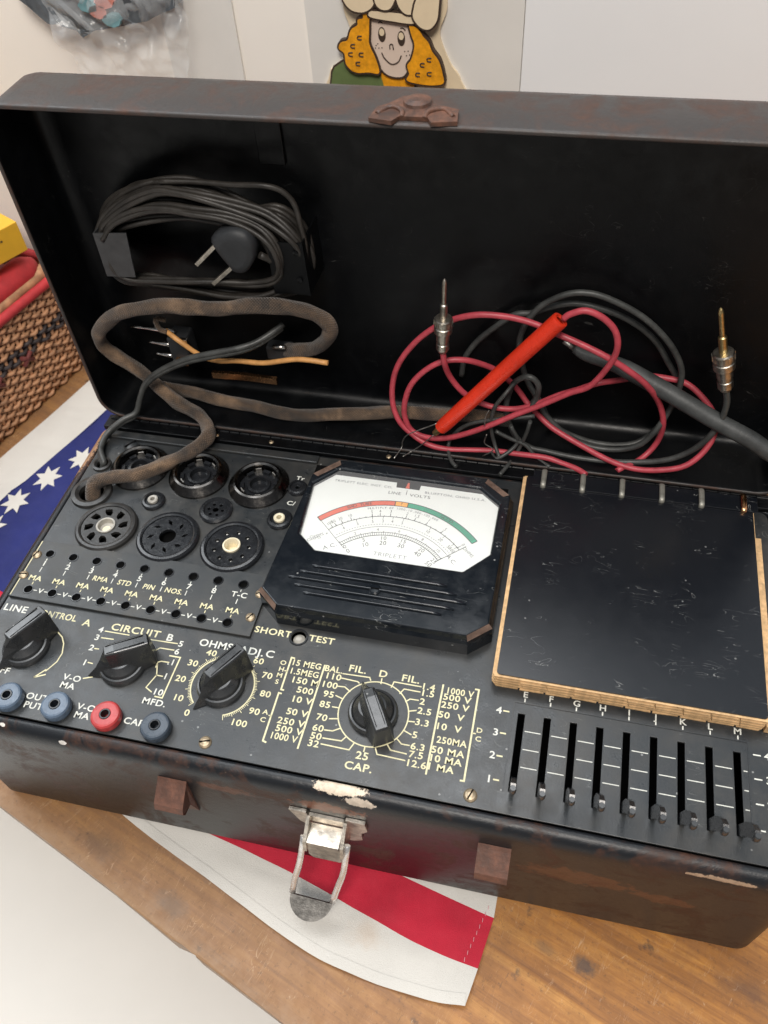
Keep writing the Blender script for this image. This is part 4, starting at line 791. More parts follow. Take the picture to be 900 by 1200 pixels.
# ================================================================== the card deck on the right
bk = thing('chart_card_deck', 'deck of black covered cards with tan notched edges beside the meter', 'card deck', (9.7, 7, 0))
cx0, cx1, cy0, cy1 = 4.42, 14.72, 1.83, 12.95
def notched(y_edge, k, ext):
    """card outline whose front edge steps back at each column to form index tabs"""
    P = [(cx0 - ext, cy1), (cx0 - ext, y_edge + .12), (cx0 - ext + .12, y_edge)]
    for j in range(1, 10):
        xx = cx0 + j * 1.03 + (k % 3) * .05 - (.28 if k % 2 else 0); g = .035
        P += [(xx, y_edge + .02 * math.sin(j * 3 + k)), (xx + .0, y_edge + .16), (xx + g * 2.2, y_edge + .16), (xx + g * 2.2, y_edge + .02 * math.sin(j * 5 + k * 2))]
    P += [(cx1 + ext - .1, y_edge), (cx1 + ext, y_edge + .1), (cx1 + ext, cy1)]
    return P
zz = .02
for k in range(8):
    mb = MB(); th = .062
    e = cy0 + (7 - k) * 0.0 + [.3, .3, .24, .24, .17, .2, .12, .16][k]
    ex = [0, .03, -.02, .04, 0, .03, -.03, .02][k]
    plate(mb, [notched(e + k * .018, k, ex - (.0 if k % 2 else .04))], zz, zz + th)
    obj('card', mb, 'card_edge', bk); zz += th + .046
mb = MB(); P = rrect(cx0 + .14, cx1 - .02, cy0 + .34, cy1 - .02, .15, 4)
mb.prism(P, zz, zz + .07)
obj('cover', mb, 'book_black', bk); zc = zz
mb = MB(); mb.prism([(cx0 + .05, cy0 + .25), (cx1 + .02, cy0 + .25), (cx1 + .02, cy1), (cx0 + .05, cy1)], zz - .006, zz + .01); obj('cover_lining', mb, 'card_edge', bk)
# bottom card peeping out on the right
mb = MB(); mb.prism([(14.75, 2.1), (15.1, 2.1), (15.1, 11.3), (14.75, 11.3)], .05, .5); obj('card', mb, 'card_edge', bk)
# binder with wire rings
mb = MB(); mb.box(4.85, 14.9, 12.35, 13.3, zz + .09, zz + .14, .01); mb.box(4.85, 14.9, 13.24, 13.3, .2, zz + .14, .01)
bn = obj('binder_strip', mb, 'book_black', bk)
for i, x in enumerate((5.35, 7.15, 8.94, 10.72, 12.46, 14.28)):
    mb = MB(); zr = zz + .16
    mb.tube([(x, 12.3, zc + .06), (x, 12.33, zr + .03), (x, 12.5, zr + .08), (x, 13.1, zr + .08), (x, 13.3, zr + .0), (x, 13.34, zr - .3)], .13, 10, 3, flat=.6, up=Vector((0, 0, 1)))
    o = obj('binder_ring', mb, 'clip_metal' if i < 5 else 'copper', bk)
# ================================================================== cords in the lid
def cable(name, label, cat, pts, r, mat, n=12, res=6, flat=1, group=None, origin=None):
    mb = MB(); mb.tube(pts, r, n, res, flat=flat)
    return mb
# power cord
pc = thing('power_cord', 'coiled black power cord hung on the hooks inside the lid, with a two prong plug', 'power cord', (-11, 16, 9))
mb = MB()
allp = []
for k, c in enumerate(D['COILS']):
    P = [V3(p) for p in c]
    if k < 6: P.append(P[0] + Vector((.1, .1, .1)))
    P = [Vector((p.x, p.y + .12 * math.sin(i * 1.7 + k), p.z)) for i, p in enumerate(P)]
    mb.tube(P, .125, 8, 5)
    if k < 6:
        c_ = sum(P, Vector()) / len(P)
        for (sx_, sz_, dy_, ph) in ((.975, .95, -.12, .4), (1.02, 1.03, .16, 1.9)):
            mb.tube([Vector((c_.x + (p.x - c_.x) * sx_ + .09 * math.sin(i * 1.3 + ph + k), min(17.2, p.y + dy_ + .1 * math.cos(i * .9 + k)), c_.z + (p.z - c_.z) * sz_ + .09 * math.cos(i * 1.1 + ph * k))) for i, p in enumerate(P)], .125, 8, 5)
obj('coiled_cable', mb, 'cord_black', pc)
P = [V3(p) for p in D['PLUG']]
mb = MB(); ctr = sum(P, Vector()) / len(P)
def ringof(s, dy): return [Vector((ctr.x + (p.x - ctr.x) * s, p.y + dy, ctr.z + (p.z - ctr.z) * s)) for p in [Vector(q) for q in smooth_path(P + [P[0]], 3)][:-1]]
mb.rings([ringof(.6, -.42), ringof(.86, -.36), ringof(1, -.15), ringof(1, .3), ringof(.8, .5)], cap0=True, cap1=True)
pl = obj('plug', mb, 'plug_black', pc)
for q in D['PRONGS']:
    a, b = V3(q[0]), V3(q[1]); d = (b - a).normalized(); w = Vector((0, 1, 0)); u = d.cross(w)
    mb = MB(); h = [a - d * .3, b]
    vs = [[p + u * .085 * su + w * .13 * sw for su, sw in ((-1, -1), (1, -1), (1, 1), (-1, 1))] for p in h]
    mb.rings(vs, cap0=True, cap1=True, smooth=False); obj('prong', mb, 'old_nickel', pl)
mb = MB(); mb.tube([ctr + Vector((.9, .1, -.3)), ctr + Vector((1.5, .5, -1.0)), ctr + Vector((1.6, .8, -2.0)), ctr + Vector((.6, .9, -2.6))], .16, 10, 5); obj('plug_lead', mb, 'cord_black', pc)
# braided cable from the panel
bc = thing('braided_cable', 'thick brown cloth braided cable rising from the panel corner and looping inside the lid', 'cable', (-16.6, 8.95, 0))
mb = MB(); P = [(-16.55, 8.75, -.2)] + D['BRAID'][1:]
P = [Vector(p) for p in P]
mb.tube(P, lambda t: .35 + .022 * math.sin(t * 60) + .012 * math.sin(t * 173), 24, 8, lobes=3, twist=1.7, amp=.075)
obj('braided_sleeve', mb, 'braid_cloth', bc)
mb = MB()
e = V3(D['BRAID'][-1]); mb.box(e.x - 1.0, e.x + .3, e.y - .35, e.y + .35, e.z - .45, e.z + .35, .1); o = obj('connector', mb, 'plug_black', bc)
g = [V3(p) for p in D['GLINT']]
mb = MB(); mb.tube([g[0] + Vector((0, -.3, 0)), g[1] + Vector((0, -.3, 0))], .12, 8, 1); obj('connector_pin', mb, 'chrome', o)
b2 = thing('braided_lead', 'brown braided cable lying along the bottom of the lid behind the red leads', 'cable', D['BRAID2'][0])
mb = MB(); mb.tube(D['BRAID2'], .33, 24, 10, lobes=3, twist=1.7, amp=.09); obj('braided_sleeve', mb, 'braid_cloth', b2)
# flat black cord from the panel
fl = thing('flat_black_cord', 'flat dark twin cord rising from the small panel hole in front of the braided cable', 'cord', D['FLAT0'])
P = [Vector((-16.95, 10.85, -.1))] + [V3(p) for p in D['FLAT']]
mb = MB()
for dz in (-.11, .11): mb.tube([p + Vector((dz * .5, 0, dz)) for p in P], .15, 10, 5)
obj('twin_conductor', mb, 'rubber_black', fl)
# small connector with pins and the orange sleeved wire
cn = D['CONN']; a = V3(cn[0]); b = V3(cn[1])
pn = thing('pin_connector', 'small black connector with three bright pins inside the braided loop', 'connector', b)
mb = MB(); mb.box(-14.0, -12.95, 15.5, 16.6, 3.3, 4.9, .12); obj('connector_body', mb, 'plug_black', pn)
for q, ln in ((cn[2], 1.9), (cn[3], .9), (cn[4], .5)):
    p = V3(q); mb = MB(); mb.tube([p + Vector((.5, 0, 0)), p + Vector((-ln * .5, 0, .02)), p + Vector((-ln, 0, .05))], lambda t: .12 if t < .5 else .06, 10, 2); obj('pin', mb, 'chrome', pn)
mb = MB(); mb.box(-13.7, -13.1, 15.36, 15.5, 3.3, 3.75, .03); obj('brass_tab', mb, 'copper', pn)
mb = MB(); mb.box(-13.15, -12.75, 15.3, 15.5, 4.6, 5.05, .03); obj('contact_plate', mb, 'chrome', pn)
mb = MB(); mb.tube(D['SLEEVE'], .13, 10, 5); tag(obj('orange_sleeved_wire', mb, 'orange_sleeve'), 'thin wire in an orange tan sleeve ending below the braided loop', 'wire')
mb = MB(); mb.tube([V3(p) for p in D['SLEEVE0']] , .13, 8, 4); tag(obj('tan_wire_loop', mb, 'braid_cloth'), 'short curled tan wire under the top of the braided loop', 'wire')
cpv = [V3(p) for p in D['COPPER']]
mb = MB(); vs = []
for p in cpv: vs.append([p + Vector((0, sy, sz)) for sy, sz in ((-.1, -.2), (.1, -.2), (.1, .17), (-.1, .17))])
mb.rings(vs, cap0=True, cap1=True, smooth=False); tag(obj('copper_strip', mb, 'copper'), 'bright copper coloured strip lying below the orange wire', 'metal strip')
# ------------------------------------------------------------------ test leads
def lead_plug(P, lab, parent):
    a, b = V3(P[0]), V3(P[1]); d = (b - a); L = d.length; M = Matrix.Translation(a) @ d.to_track_quat('Z', 'Y').to_matrix().to_4x4(); k = L / 3.7
    mb = MB(); mb.lathe([(.2, -.12), (.25, 0), (.29, .05), (.29, .35), (.26, .38), (.26, .5), (.29, .53), (.29, .93), (.39, .97), (.4, 1.02), (.4, 1.25), (.36, 1.28), (.36, 1.34), (.4, 1.37), (.4, 1.66), (.36, 1.72), (.16, 1.73)], (0, 0, 0), 28, M @ Matrix.Scale(k, 4))
    for q in range(14):
        an = q * 2 * PI / 14; mb.box(.38, .42, -.03, .03, 1.4, 1.64, 0, M @ Matrix.Scale(k, 4) @ Matrix.Rotation(an, 4, 'Z'))
    o = obj('plug_barrel', mb, 'old_nickel', parent)
    mb = MB(); mb.lathe([(.16, 1.65), (.16, 2.4), (.1, 2.45), (.1, 3.5), (.07, 3.62), (.02, 3.7)], (0, 0, 0), 18, M @ Matrix.Scale(k, 4)); obj('plug_tip', mb, 'brass' if lab == 'black' else 'old_nickel', o)
rl = thing('red_test_lead', 'tangled red test lead with a fat red probe handle and a metal tipped plug', 'test lead', D['RED'][0])
P = [V3(p) for p in D['RED']]; P = [p for i, p in enumerate(P) if i == 0 or (p - P[i - 1]).length > .25 or i > 44]
del P[44:45]
mb = MB(); mb.tube(P, .14, 12, 5); obj('lead_wire', mb, 'rubber_red', rl)
lead_plug(D['PLUG_R'], 'red', rl)
Pp = [V3(p) for p in D['PROBE_R']]
a, b = Pp[1], Pp[3]; d = b - a; L = d.length; M = Matrix.Translation(a) @ d.to_track_quat('Z', 'Y').to_matrix().to_4x4()
mb = MB(); mb.lathe([(.2, .1), (.24, 0), (.36, .02), (.38, .12), (.38, L * .4), (.355, L * .96), (.33, L), (.28, L), (.26, L - .2)], (0, 0, 0), 28, M, cap=False); o = obj('probe_handle', mb, 'probe_red', rl)
mb = MB(); mb.lathe([(.285, L - .1), (.285, L + .06), (.18, L + .1), (.15, L + .5), (.001, L + .52)], (0, 0, 0), 20, M); obj('probe_tip', mb, 'brass', o)
r2 = MB(); r2.tube(D['RED2'], .14, 12, 5)
tag(obj('red_wire', r2, 'rubber_red'), 'outermost red wire loop, without a plug, behind the red probe handle', 'wire')
bl_ = thing('black_test_lead', 'tangled black test lead with thick black probe handle and metal plug at the right', 'test lead', D['BLACK'][0])
P = [V3(p) for p in D['BLACK']]; P = [p for i, p in enumerate(P) if i == 0 or (p - P[i - 1]).length > .25]
mb = MB(); mb.tube(P, .14, 12, 5); obj('lead_wire', mb, 'rubber_black', bl_)
lead_plug(D['PLUG_B'], 'black', bl_)
P = [V3(p) for p in D['PROBE_B']]; ext = P[0] + (P[0] - P[2]).normalized() * 2.2; ext.z = max(ext.z, .9)
mb = MB(); mb.tube([ext] + P, lambda t: (.4 if t < .72 else .38 - (t - .72) * .7), 20, 4); o = obj('probe_handle', mb, 'probe_black', bl_)
mb = MB(); e = P[-1]; mb.tube([e, e + Vector((-.5, .1, .3))], .12, 10, 1); obj('probe_tip', mb, 'steel_dull', o)
for i, P in enumerate(D['STRAY']):
    lab = ['loose black wire end curling forward over the hinge', 'short loose black wire pointing down left toward the meter', 'loose black wire looping up beside the red probe', 'loose black wire pointing right toward the card binder', 'short kinked black wire under the tangle'][i]
    mb = MB(); mb.tube(P, .1, 8, 5); tag(obj('loose_black_wire', mb, 'rubber_black'), lab, 'wire', 'loose black wires below the test leads')
for i, P in enumerate(D['STRAND']):
    lab = ['longest frayed bare strand at the red probe tip', 'short straight bare strand below the red probe tip', 'tiny bare strand above the black wire tangle', 'curled bare strand beside the black wire tangle'][i]
    mb = MB(); mb.tube(P, .03, 6, 5); tag(obj('bare_wire_strand', mb, 'steel_dull'), lab, 'wire strand', 'bare wire strands near the red probe tip')
# ================================================================== bench, floor, walls
ang = math.radians(-19.6); ca, sa = math.cos(ang), math.sin(ang)
def bench_pt(u, v): return (-2.0 + u * ca - v * sa, -10.0 + u * sa + v * ca)
mb = MB()
outl = [(-80, .0), (-30, .06), (-17, 0), (-10, .05), (-6, -.05), (-4.9, .16), (-4.6, .0), (0, .03), (20, 0), (70, 0), (70, 75), (-80, 75)]
W = [(u, v) for u, v in outl]
mb.prism(W, -1.6, 0)
bmesh.ops.bevel(mb.bm, geom=[e for e in mb.bm.edges if abs(e.verts[0].co.z) < .01 and abs(e.verts[1].co.z) < .01], offset=.12, segments=2, profile=.5, affect='EDGES')
bench = obj('wooden_bench', mb, 'bench_wood', None, origin=(0, 0, 0))
bench.location = (-2.0, -10.0, -LIFT); bench.rotation_euler = (0, 0, ang)
# clip: keep only the part in front of the wall
WALLY = 32.0
bm = bmesh.new(); bm.from_mesh(bench.data)
n_ = Vector((-math.sin(-ang) * 0, 0, 0))
R = Matrix.Rotation(-ang, 4, 'Z'); pc_ = R @ (Vector((0, WALLY - .2, 0)) - Vector((-2, -10, 0))); pn_ = (R.to_3x3() @ Vector((0, 1, 0)))
geom = bm.verts[:] + bm.edges[:] + bm.faces[:]
res = bmesh.ops.bisect_plane(bm, geom=geom, plane_co=pc_, plane_no=pn_, clear_outer=True)
bmesh.ops.holes_fill(bm, edges=[e for e in bm.edges if e.is_boundary]); bm.to_mesh(bench.data); bm.free()
tag(bench, 'worn orange brown wooden bench top under the tester', 'bench')
FZ = -LIFT - 45
mb = MB(); mb.face([mb.bm.verts.new(p) for p in ((-260, -160, FZ), (260, -160, FZ), (260, WALLY + 1, FZ), (-260, WALLY + 1, FZ))]); tag(obj('floor', mb, 'floor_white'), kind='structure')
mb = MB(); mb.box(-200, 1.35, WALLY, WALLY + 4, FZ, 27); tag(obj('wall', mb, 'wall_white'), 'plain off white wall behind the tester, left of the board', 'wall', kind='structure')
mb = MB(); mb.box(1.35, 200, WALLY - .3, WALLY + 4, FZ, 27); tag(obj('white_board', mb, 'door_white'), 'large bright white board on the wall behind the right half of the lid', 'board')
mb = MB(); mb.box(-10.2, 1.3, WALLY - .25, WALLY - .02, 2, 26.9); tag(obj('wall_recess', mb, 'wall_grey'), 'narrow grey stretch of wall behind the wooden girl cutout', 'wall', kind='structure')
mb = MB(); mb.box(-18.6, -14.3, WALLY - .2, WALLY - .02, 2, 26.9); tag(obj('wall_stripe', mb, 'wall_grey'), 'grey vertical stripe of wall beside the clear plastic bag', 'wall', kind='structure')
# smudges: faint uneven plaster bumps on the board
# ------------------------------------------------------------------ flag
fl_z = -LIFT + .05
H = [(-17, -1.2), (-11.09, -3.835), (-6.62, -5.5), (-2.125, -7.19), (.63, -7.75), (3.55, -7.97), (5.1, -7.88)]
R1 = [(-17, .3), (-11, -2.6), (-5.34, -3.913), (-2.93, -4.47), (.02, -5.29), (3.21, -6.15), (5.4, -6.46)]
Q = [(-17, 3), (-11, .2), (-5, -1.9), (-1, -2.9), (2.74, -3.725), (5.07, -4.229), (5.78, -4.36)]
TP = [(-17, 6), (-11, 4), (-5, 3), (-1, 2), (2, 1), (5, .5), (5.95, .3)]
def resample(P, n=48):
    sp = smooth_path([(p[0], p[1], 0) for p in P], 12); x0, x1 = sp[0].x, sp[-1].x
    return [sp[round(i * (len(sp) - 1) / (n - 1))] for i in range(n)]
mb = MB(); rows = [resample(x) for x in (H, R1, Q, TP)]
def hgt(x, y):
    inside = (X0 - .6 < x < X1 and y > Y0 - .35)
    k = 0 if inside else min(1, (Y0 - .35 - y) / 1.5)
    return fl_z + max(0, k) * (.16 + .08 * math.sin(x * .9 + y * .4) + .05 * math.sin(x * 2.3 - y))
for ri, m_ in ((0, 0), (1, 1), (2, 0)):
    A, B = rows[ri], rows[ri + 1]; K = 6; grid = []
    for k in range(K + 1):
        grid.append([mb.bm.verts.new((p.x * (1 - k / K) + q.x * k / K, p.y * (1 - k / K) + q.y * k / K, 0)) for p, q in zip(A, B)])
    for row in grid:
        for v in row: v.co.z = hgt(v.co.x, v.co.y)
    mb.mi = m_
    for r0, r1 in zip(grid, grid[1:]):
        for i in range(len(r0) - 1): mb.face([r0[i], r0[i + 1], r1[i + 1], r1[i]], True)
# hem fold along the front edge and stitching at the right
def strip(P, w0, w1, dz, m_):
    mb.mi = m_; A = [];
    for i, p in enumerate(P):
        d = (P[min(i + 1, len(P) - 1)] - P[max(0, i - 1)]).normalized(); nn_ = Vector((-d.y, d.x, 0))
        a, b = p + nn_ * w0, p + nn_ * w1; A.append((mb.bm.verts.new((a.x, a.y, hgt(a.x, a.y) + dz)), mb.bm.verts.new((b.x, b.y, hgt(b.x, b.y) + dz))))
    for (a, b), (c, d) in zip(A, A[1:]): mb.face([a, b, d, c], True)
strip(rows[0], -.02, .42, .035, 0)
st = [Vector((5.62 - .085 * k, -4.0 - .28 * k, 0)) for k in range(9)]
for p in st:
    mb.mi = 3; mb.box(p.x - .14, p.x - .115, p.y - .08, p.y + .08, hgt(p.x, p.y) + .0, hgt(p.x, p.y) + .05)
# blue canton and the pale stripe on the left
BL = [(-31.5, 4.5), (-29.6, 9.5), (-28.24, 13.56), (-27.33, 15.81), (-25.32, 21.85), (-24.2, 26)]
CW = [(-36, 3), (-33.5, 9), (-31.3, 13.6), (-30.22, 17.03), (-28.95, 21.25), (-27.7, 25.4)]
RI = [(-17, 5.0), (-17, 9.5), (-17, 13.6), (-17, 16), (-17, 22), (-17, 26)]
def patch(A, B, m_, dz=0):
    mb.mi = m_; A, B = resample(A, 20), resample(B, 20); K = 10
    g = [[mb.bm.verts.new((p.x * (1 - k / K) + q.x * k / K, p.y * (1 - k / K) + q.y * k / K, fl_z + dz + .03 * math.sin(p.y * .8 + k))) for p, q in zip(A, B)] for k in range(K + 1)]
    for r0, r1 in zip(g, g[1:]):
        for i in range(len(r0) - 1): mb.face([r0[i], r0[i + 1], r1[i + 1], r1[i]], True)
BLUE_LOW = [(-31.5, 4.5), (-24.7, 7.4), (-20, 8.2), (-17.6, 8.5)]
patch([(-24.85, 7.3), (-26.6, 9.5), (-28.24, 13.56), (-27.33, 15.81), (-25.32, 21.85), (-24.2, 26)], RI, 2, .03)
patch([(-27.4, 3.5), (-26.5, 5), (-25.5, 6.5), (-24.85, 7.3)], [(-17, .5), (-17, 2), (-17, 4), (-17, 5.0)], 1, .01)
patch([(-31.5, 4.5), (-29.9, 9.5), (-28.24, 13.56), (-27.33, 15.81), (-25.32, 21.85), (-24.2, 26)], [(-24.85, 7.3), (-26.6, 9.5), (-28.1, 13.56), (-27.2, 15.81), (-25.2, 21.85), (-24.1, 26)], 2, .028)
patch(CW, BL, 0, .0)
mb.mi = 0
for (x, y, r_, a0) in ((-26.06, 15.95, 1.02, 1.2), (-27.15, 13.68, 1.0, .9), (-24.6, 17.95, .98, .7), (-27.6, 11.45, 1.0, .4), (-22.9, 19.8, 1, 0)):
    P = []
    for k in range(14):
        rr = r_ if k % 2 == 0 else r_ * .5; an = a0 + PI * k / 7; P.append((x + rr * math.cos(an) * .92, y + rr * math.sin(an) * 1.1))
    mb.prism(P, fl_z + .055, fl_z + .085, bottom=False)
tag(obj('flag', mb, ['flag_white', 'flag_red', 'flag_blue', 'stitch'], None, origin=(-8, 3, -LIFT)), 'cotton flag with red and white stripes and white stars on blue, spread under the tester', 'flag')
# ------------------------------------------------------------------ woven basket at the left
bd = math.atan2(26.8 - 18.39, -29.08 + 31.01); Mb = Matrix.Translation((-31.01, 18.39, -LIFT)) @ Matrix.Rotation(bd, 4, 'Z')
bsk = thing('wicker_basket', 'woven tan wicker basket with a dark band standing behind the bench corner', 'basket', tuple(Mb @ Vector((0, 6, 0))))
LX0, LX1, DEP, HH = -12, 10.5, 12, 7.3
def path_at(s, off, z):
    """point on the basket outline: front side then the far end, then back"""
    fl_ = 1 + z * .0
    per = [(LX0, 0), (LX1, 0), (LX1, DEP), (LX0, DEP)]
    ls = [LX1 - LX0, DEP, LX1 - LX0, DEP]; s = s % sum(ls)
    for i, l_ in enumerate(ls):
        if s <= l_:
            a, b = Vector(per[i]), Vector(per[(i + 1) % 4]); d = (b - a).normalized(); p = a + d * s; q = Vector((d.y, -d.x)); p = p + q * (off + (z / HH) * .25)
            return Mb @ Vector((p.x, p.y, z))
        s -= l_
TOT = 2 * (LX1 - LX0) + 2 * DEP; SP = .72; NS = int(TOT / SP)
mats_row = []
weav = {'basket_cane': MB(), 'basket_dark': MB(), 'basket_maroon': MB()}
rowsN = 22
for r_ in range(rowsN):
    z = .25 + r_ * (HH - .5) / (rowsN - 1)
    col = 'basket_dark' if r_ in (12, 13, 14) else ('basket_cane')
    pts = [path_at(k * SP / 2, .17 * (math.cos(PI * (k / 2 + r_))) + .0, z + .05 * math.sin(k * 1.3 + r_)) for k in range(int(TOT / SP * 2) + 1)]
    # only the two sides the photo can see
    m1 = (LX1 - LX0 + DEP); keep = [p for k, p in enumerate(pts) if k * SP / 2 <= m1]
    weav[col].tube(keep, .13, 8, 3, flat=1.0)
stk = MB()
for k in range(int((LX1 - LX0 + DEP) / SP)):
    s_ = k * SP; stk.tube([path_at(s_, 0, .05), path_at(s_, 0, HH * .5), path_at(s_, 0, HH)], .13, 6, 1)
for k in range(3, 26, 4):
    s_ = k * SP; weav['basket_maroon'].tube([path_at(s_ - .4, .2, 3.6), path_at(s_ + .5, .24, 4.3)], .16, 6, 1); weav['basket_maroon'].tube([path_at(s_ + .5, .2, 3.6), path_at(s_ - .4, .24, 4.3)], .16, 6, 1)
obj('basket_weave', weav['basket_cane'], 'basket_cane', bsk); obj('dark_band', weav['basket_dark'], 'basket_dark', bsk); obj('woven_pattern', weav['basket_maroon'], 'basket_maroon', bsk)
obj('basket_stakes', stk, 'basket_cane', bsk)
mb = MB(); mb.box(LX0 + .3, LX1 - .3, .3, DEP - .3, .02, HH - .8, 0, Mb); obj('basket_lining', mb, 'basket_maroon', bsk)
mb = MB(); rim = [path_at(s_, .1, HH + .15) for s_ in [k * .5 for k in range(int((LX1 - LX0 + DEP) / .5))]]; mb.tube(rim, .32, 10, 1); obj('basket_rim', mb, 'cloth_red', bsk)
# red bundle and brown cloth on top, yellow boxes above
mb = MB(); P = [Mb @ Vector((x, 1.1, HH + .9)) for x in (-8, -2, 3, 7, 9.2)]; mb.tube(P, lambda t: .95 if t < .9 else .95 - (t - .9) * 5, 16, 4)
tag(obj('red_cloth_roll', mb, 'cloth_red'), 'rolled red cloth lying on top of the wicker basket', 'cloth')
mb = MB(); P = [Mb @ Vector((x, .5, HH + .35)) for x in (-8, -2, 3, 8, 10)]; mb.tube(P, .5, 12, 4)
tag(obj('brown_cloth', mb, 'basket_cane'), 'brown textured cloth stuffed along the rim of the wicker basket', 'cloth')
c0 = Vector((-28.9, 26.4)); fd = (Vector((-29.82, 24.22)) - Vector((-28.78, 26.28))).normalized(); sd = Vector((fd.y, -fd.x))
if sd.x > 0: sd = -sd
mb = MB(); Z0, Z1 = 1.75, 3.75
ft = [c0, c0 + fd * 9, c0 + fd * 9 + sd * 7, c0 + sd * 7]
mb.prism([tuple(p) for p in ft], Z0, Z1); bmesh.ops.bevel(mb.bm, geom=mb.bm.edges[:], offset=.06, segments=2, profile=.5, affect='EDGES')
yb = obj('yellow_box', mb, 'box_yellow'); tag(yb, 'yellow cardboard box on the red cloth above the basket', 'box')
mb = MB()
nrm = -sd; Mt = Matrix(((-fd.x, 0, nrm.x, 0), (-fd.y, 0, nrm.y, 0), (0, 1, 0, 0), (0, 0, 0, 1)))
p = c0 + fd * 2.2 + nrm * .02
for k in range(9): mb.box(-.9 + k * .2, -.76 + k * .2, -.05, .06 + .04 * (k % 3 == 0), 0, .01, 0, Matrix.Translation((p.x, p.y, 3.05)) @ Mt)
tw = obj('printed_line', mb, 'craft_line', yb)
# ------------------------------------------------------------------ painted wooden girl on the wall
GY = WALLY - .25
gl = thing('wooden_girl_cutout', 'painted wooden cutout of a smiling girl with orange curls and cream chef hat', 'wall decoration', (-5.4, GY, 4))
K = 1.018   # depth ratio between the measuring plane and the wall
def G(px, py):
    """cutout coordinates: hundred units across"""
    return (-5.5 + (px - 445) * .00926 * 1.0, 12.675 - (py - 280) * .0083)
MG = Matrix(((1, 0, 0, 0), (0, 0, -1, GY), (0, 1, 0, 0), (0, 0, 0, 1)))     # (x, z, thickness toward viewer)
def blob(poly, z0, z1, name, mat, outline=True, n=5, parent=gl):
    P = [(p.x, p.y) for p in smooth_path([(*G(*q), 0) for q in poly + [poly[0]]], n)[:-1]]
    if outline:
        mb = MB(); mb.prism(inset(P, -.1), z0, z1 - .03, MG); obj(name + '_outline', mb, 'craft_line', parent)
    mb = MB(); mb.prism(P, z0, z1, MG); return obj(name, mb, mat, parent)
def scal(cx, cy, rx, ry, n, amp, a0=0, a1=2 * PI):
    return [(cx + (rx + (amp if k % 2 else -amp)) * math.cos(a0 + (a1 - a0) * k / n), cy + (ry + (amp if k % 2 else -amp)) * math.sin(a0 + (a1 - a0) * k / n)) for k in range(n)]
blob([(60, 440), (140, 370), (200, 200), (170, 40), (240, -200), (660, -200), (760, 20), (720, 180), (730, 260), (780, 380), (840, 480), (860, 700), (40, 700)], .0, .18, 'backing_board', 'craft_cream', False)
blob([(90, 420), (170, 380), (300, 440), (370, 470), (370, 700), (60, 700), (70, 480)], .18, .3, 'green_collar', 'craft_green')
blob([(370, 430), (540, 430), (560, 700), (360, 700)], .18, .28, 'neck', 'craft_hair')
blob([(320, 130), (330, 90), (580, 110), (575, 200), (580, 260), (560, 340), (540, 400), (500, 455), (420, 450), (370, 400), (345, 330), (315, 250)], .18, .42, 'face', 'craft_skin')
blob([(330, 80), (320, 200), (318, 260), (345, 330), (365, 400), (360, 435), (300, 430), (240, 435), (200, 420), (170, 380), (165, 320), (135, 290), (150, 255), (190, 240), (215, 180), (255, 150), (260, 120), (290, 110), (295, 80)], .18, .55, 'curls', 'craft_hair')
blob([(550, 140), (565, 200), (580, 260), (560, 340), (535, 380), (545, 430), (530, 470), (600, 490), (680, 495), (745, 480), (740, 420), (730, 380), (715, 340), (680, 290), (660, 240), (630, 205), (600, 160)], .18, .55, 'curls', 'craft_hair')
blob([(330, 65), (460, 72), (580, 90), (578, 130), (450, 118), (335, 98)], .4, .62, 'hat_band', 'craft_cream')
blob([(180, -60), (190, 10), (230, 60), (290, 72), (340, 50), (365, 10), (380, -60), (280, -110)], .42, .66, 'hat_puff', 'craft_cream')
blob([(365, -60), (370, 15), (400, 50), (445, 50), (475, 10), (490, -60), (420, -110)], .42, .7, 'hat_puff', 'craft_cream')
blob([(485, -60), (495, 20), (530, 70), (575, 75), (600, 40), (620, -60), (550, -110)], .42, .68, 'hat_puff', 'craft_cream')
blob([(590, 20), (580, 90), (620, 145), (670, 155), (710, 110), (722, 40), (720, -60), (640, -90)], .42, .72, 'hat_puff', 'craft_cream')
face_z = .43
def stroke(pts, w, name, mat='craft_line', z=face_z):
    mb = MB(); mb.tube([MG @ Vector((*G(*p), z)) for p in pts], w, 6, 4); return obj(name, mb, mat, gl)
stroke([(385, 312), (400, 345), (440, 380), (480, 365), (500, 325)], .035, 'smile')
stroke([(435, 290), (435, 265), (450, 262), (455, 292)], .03, 'nose')
stroke([(375, 137), (385, 132), (398, 138)], .03, 'eyebrow'); stroke([(500, 165), (515, 165), (528, 178)], .03, 'eyebrow')
for (ex, ey) in ((392, 205), (503, 225)):
    mb = MB(); mb.prism([G(ex + 22 * math.cos(a), ey + 44 * math.sin(a)) for a in [k * PI / 10 for k in range(20)]], face_z - .02, face_z + .01, MG); e_ = obj('eye', mb, 'craft_line', gl)
    mb = MB(); mb.prism([G(ex + 15 * math.cos(a), ey - 14 + 22 * math.sin(a)) for a in [k * PI / 8 for k in range(16)]], face_z + .01, face_z + .02, MG); obj('eyelid', mb, 'craft_cream', e_)
mb = MB()
for fx, fy in ((355, 270), (370, 285), (365, 260), (388, 283), (350, 285), (520, 300), (540, 298), (530, 325), (548, 320)):
    mb.lathe([(.03, 0), (.03, .02), (.001, .02)], (0, 0, 0), 8, MG @ Matrix.Translation((*G(fx, fy), face_z - .01)))
obj('freckles', mb, 'craft_line', gl)
for hx, hy in ((265, 222), (205, 322), (268, 322), (245, 378), (222, 272), (665, 340), (625, 372), (665, 425), (597, 432)):
    stroke([(hx + 12, hy - 10), (hx - 10, hy - 8), (hx - 12, hy + 8), (hx + 10, hy + 12)], .035, 'curl_mark', 'craft_line', .56)
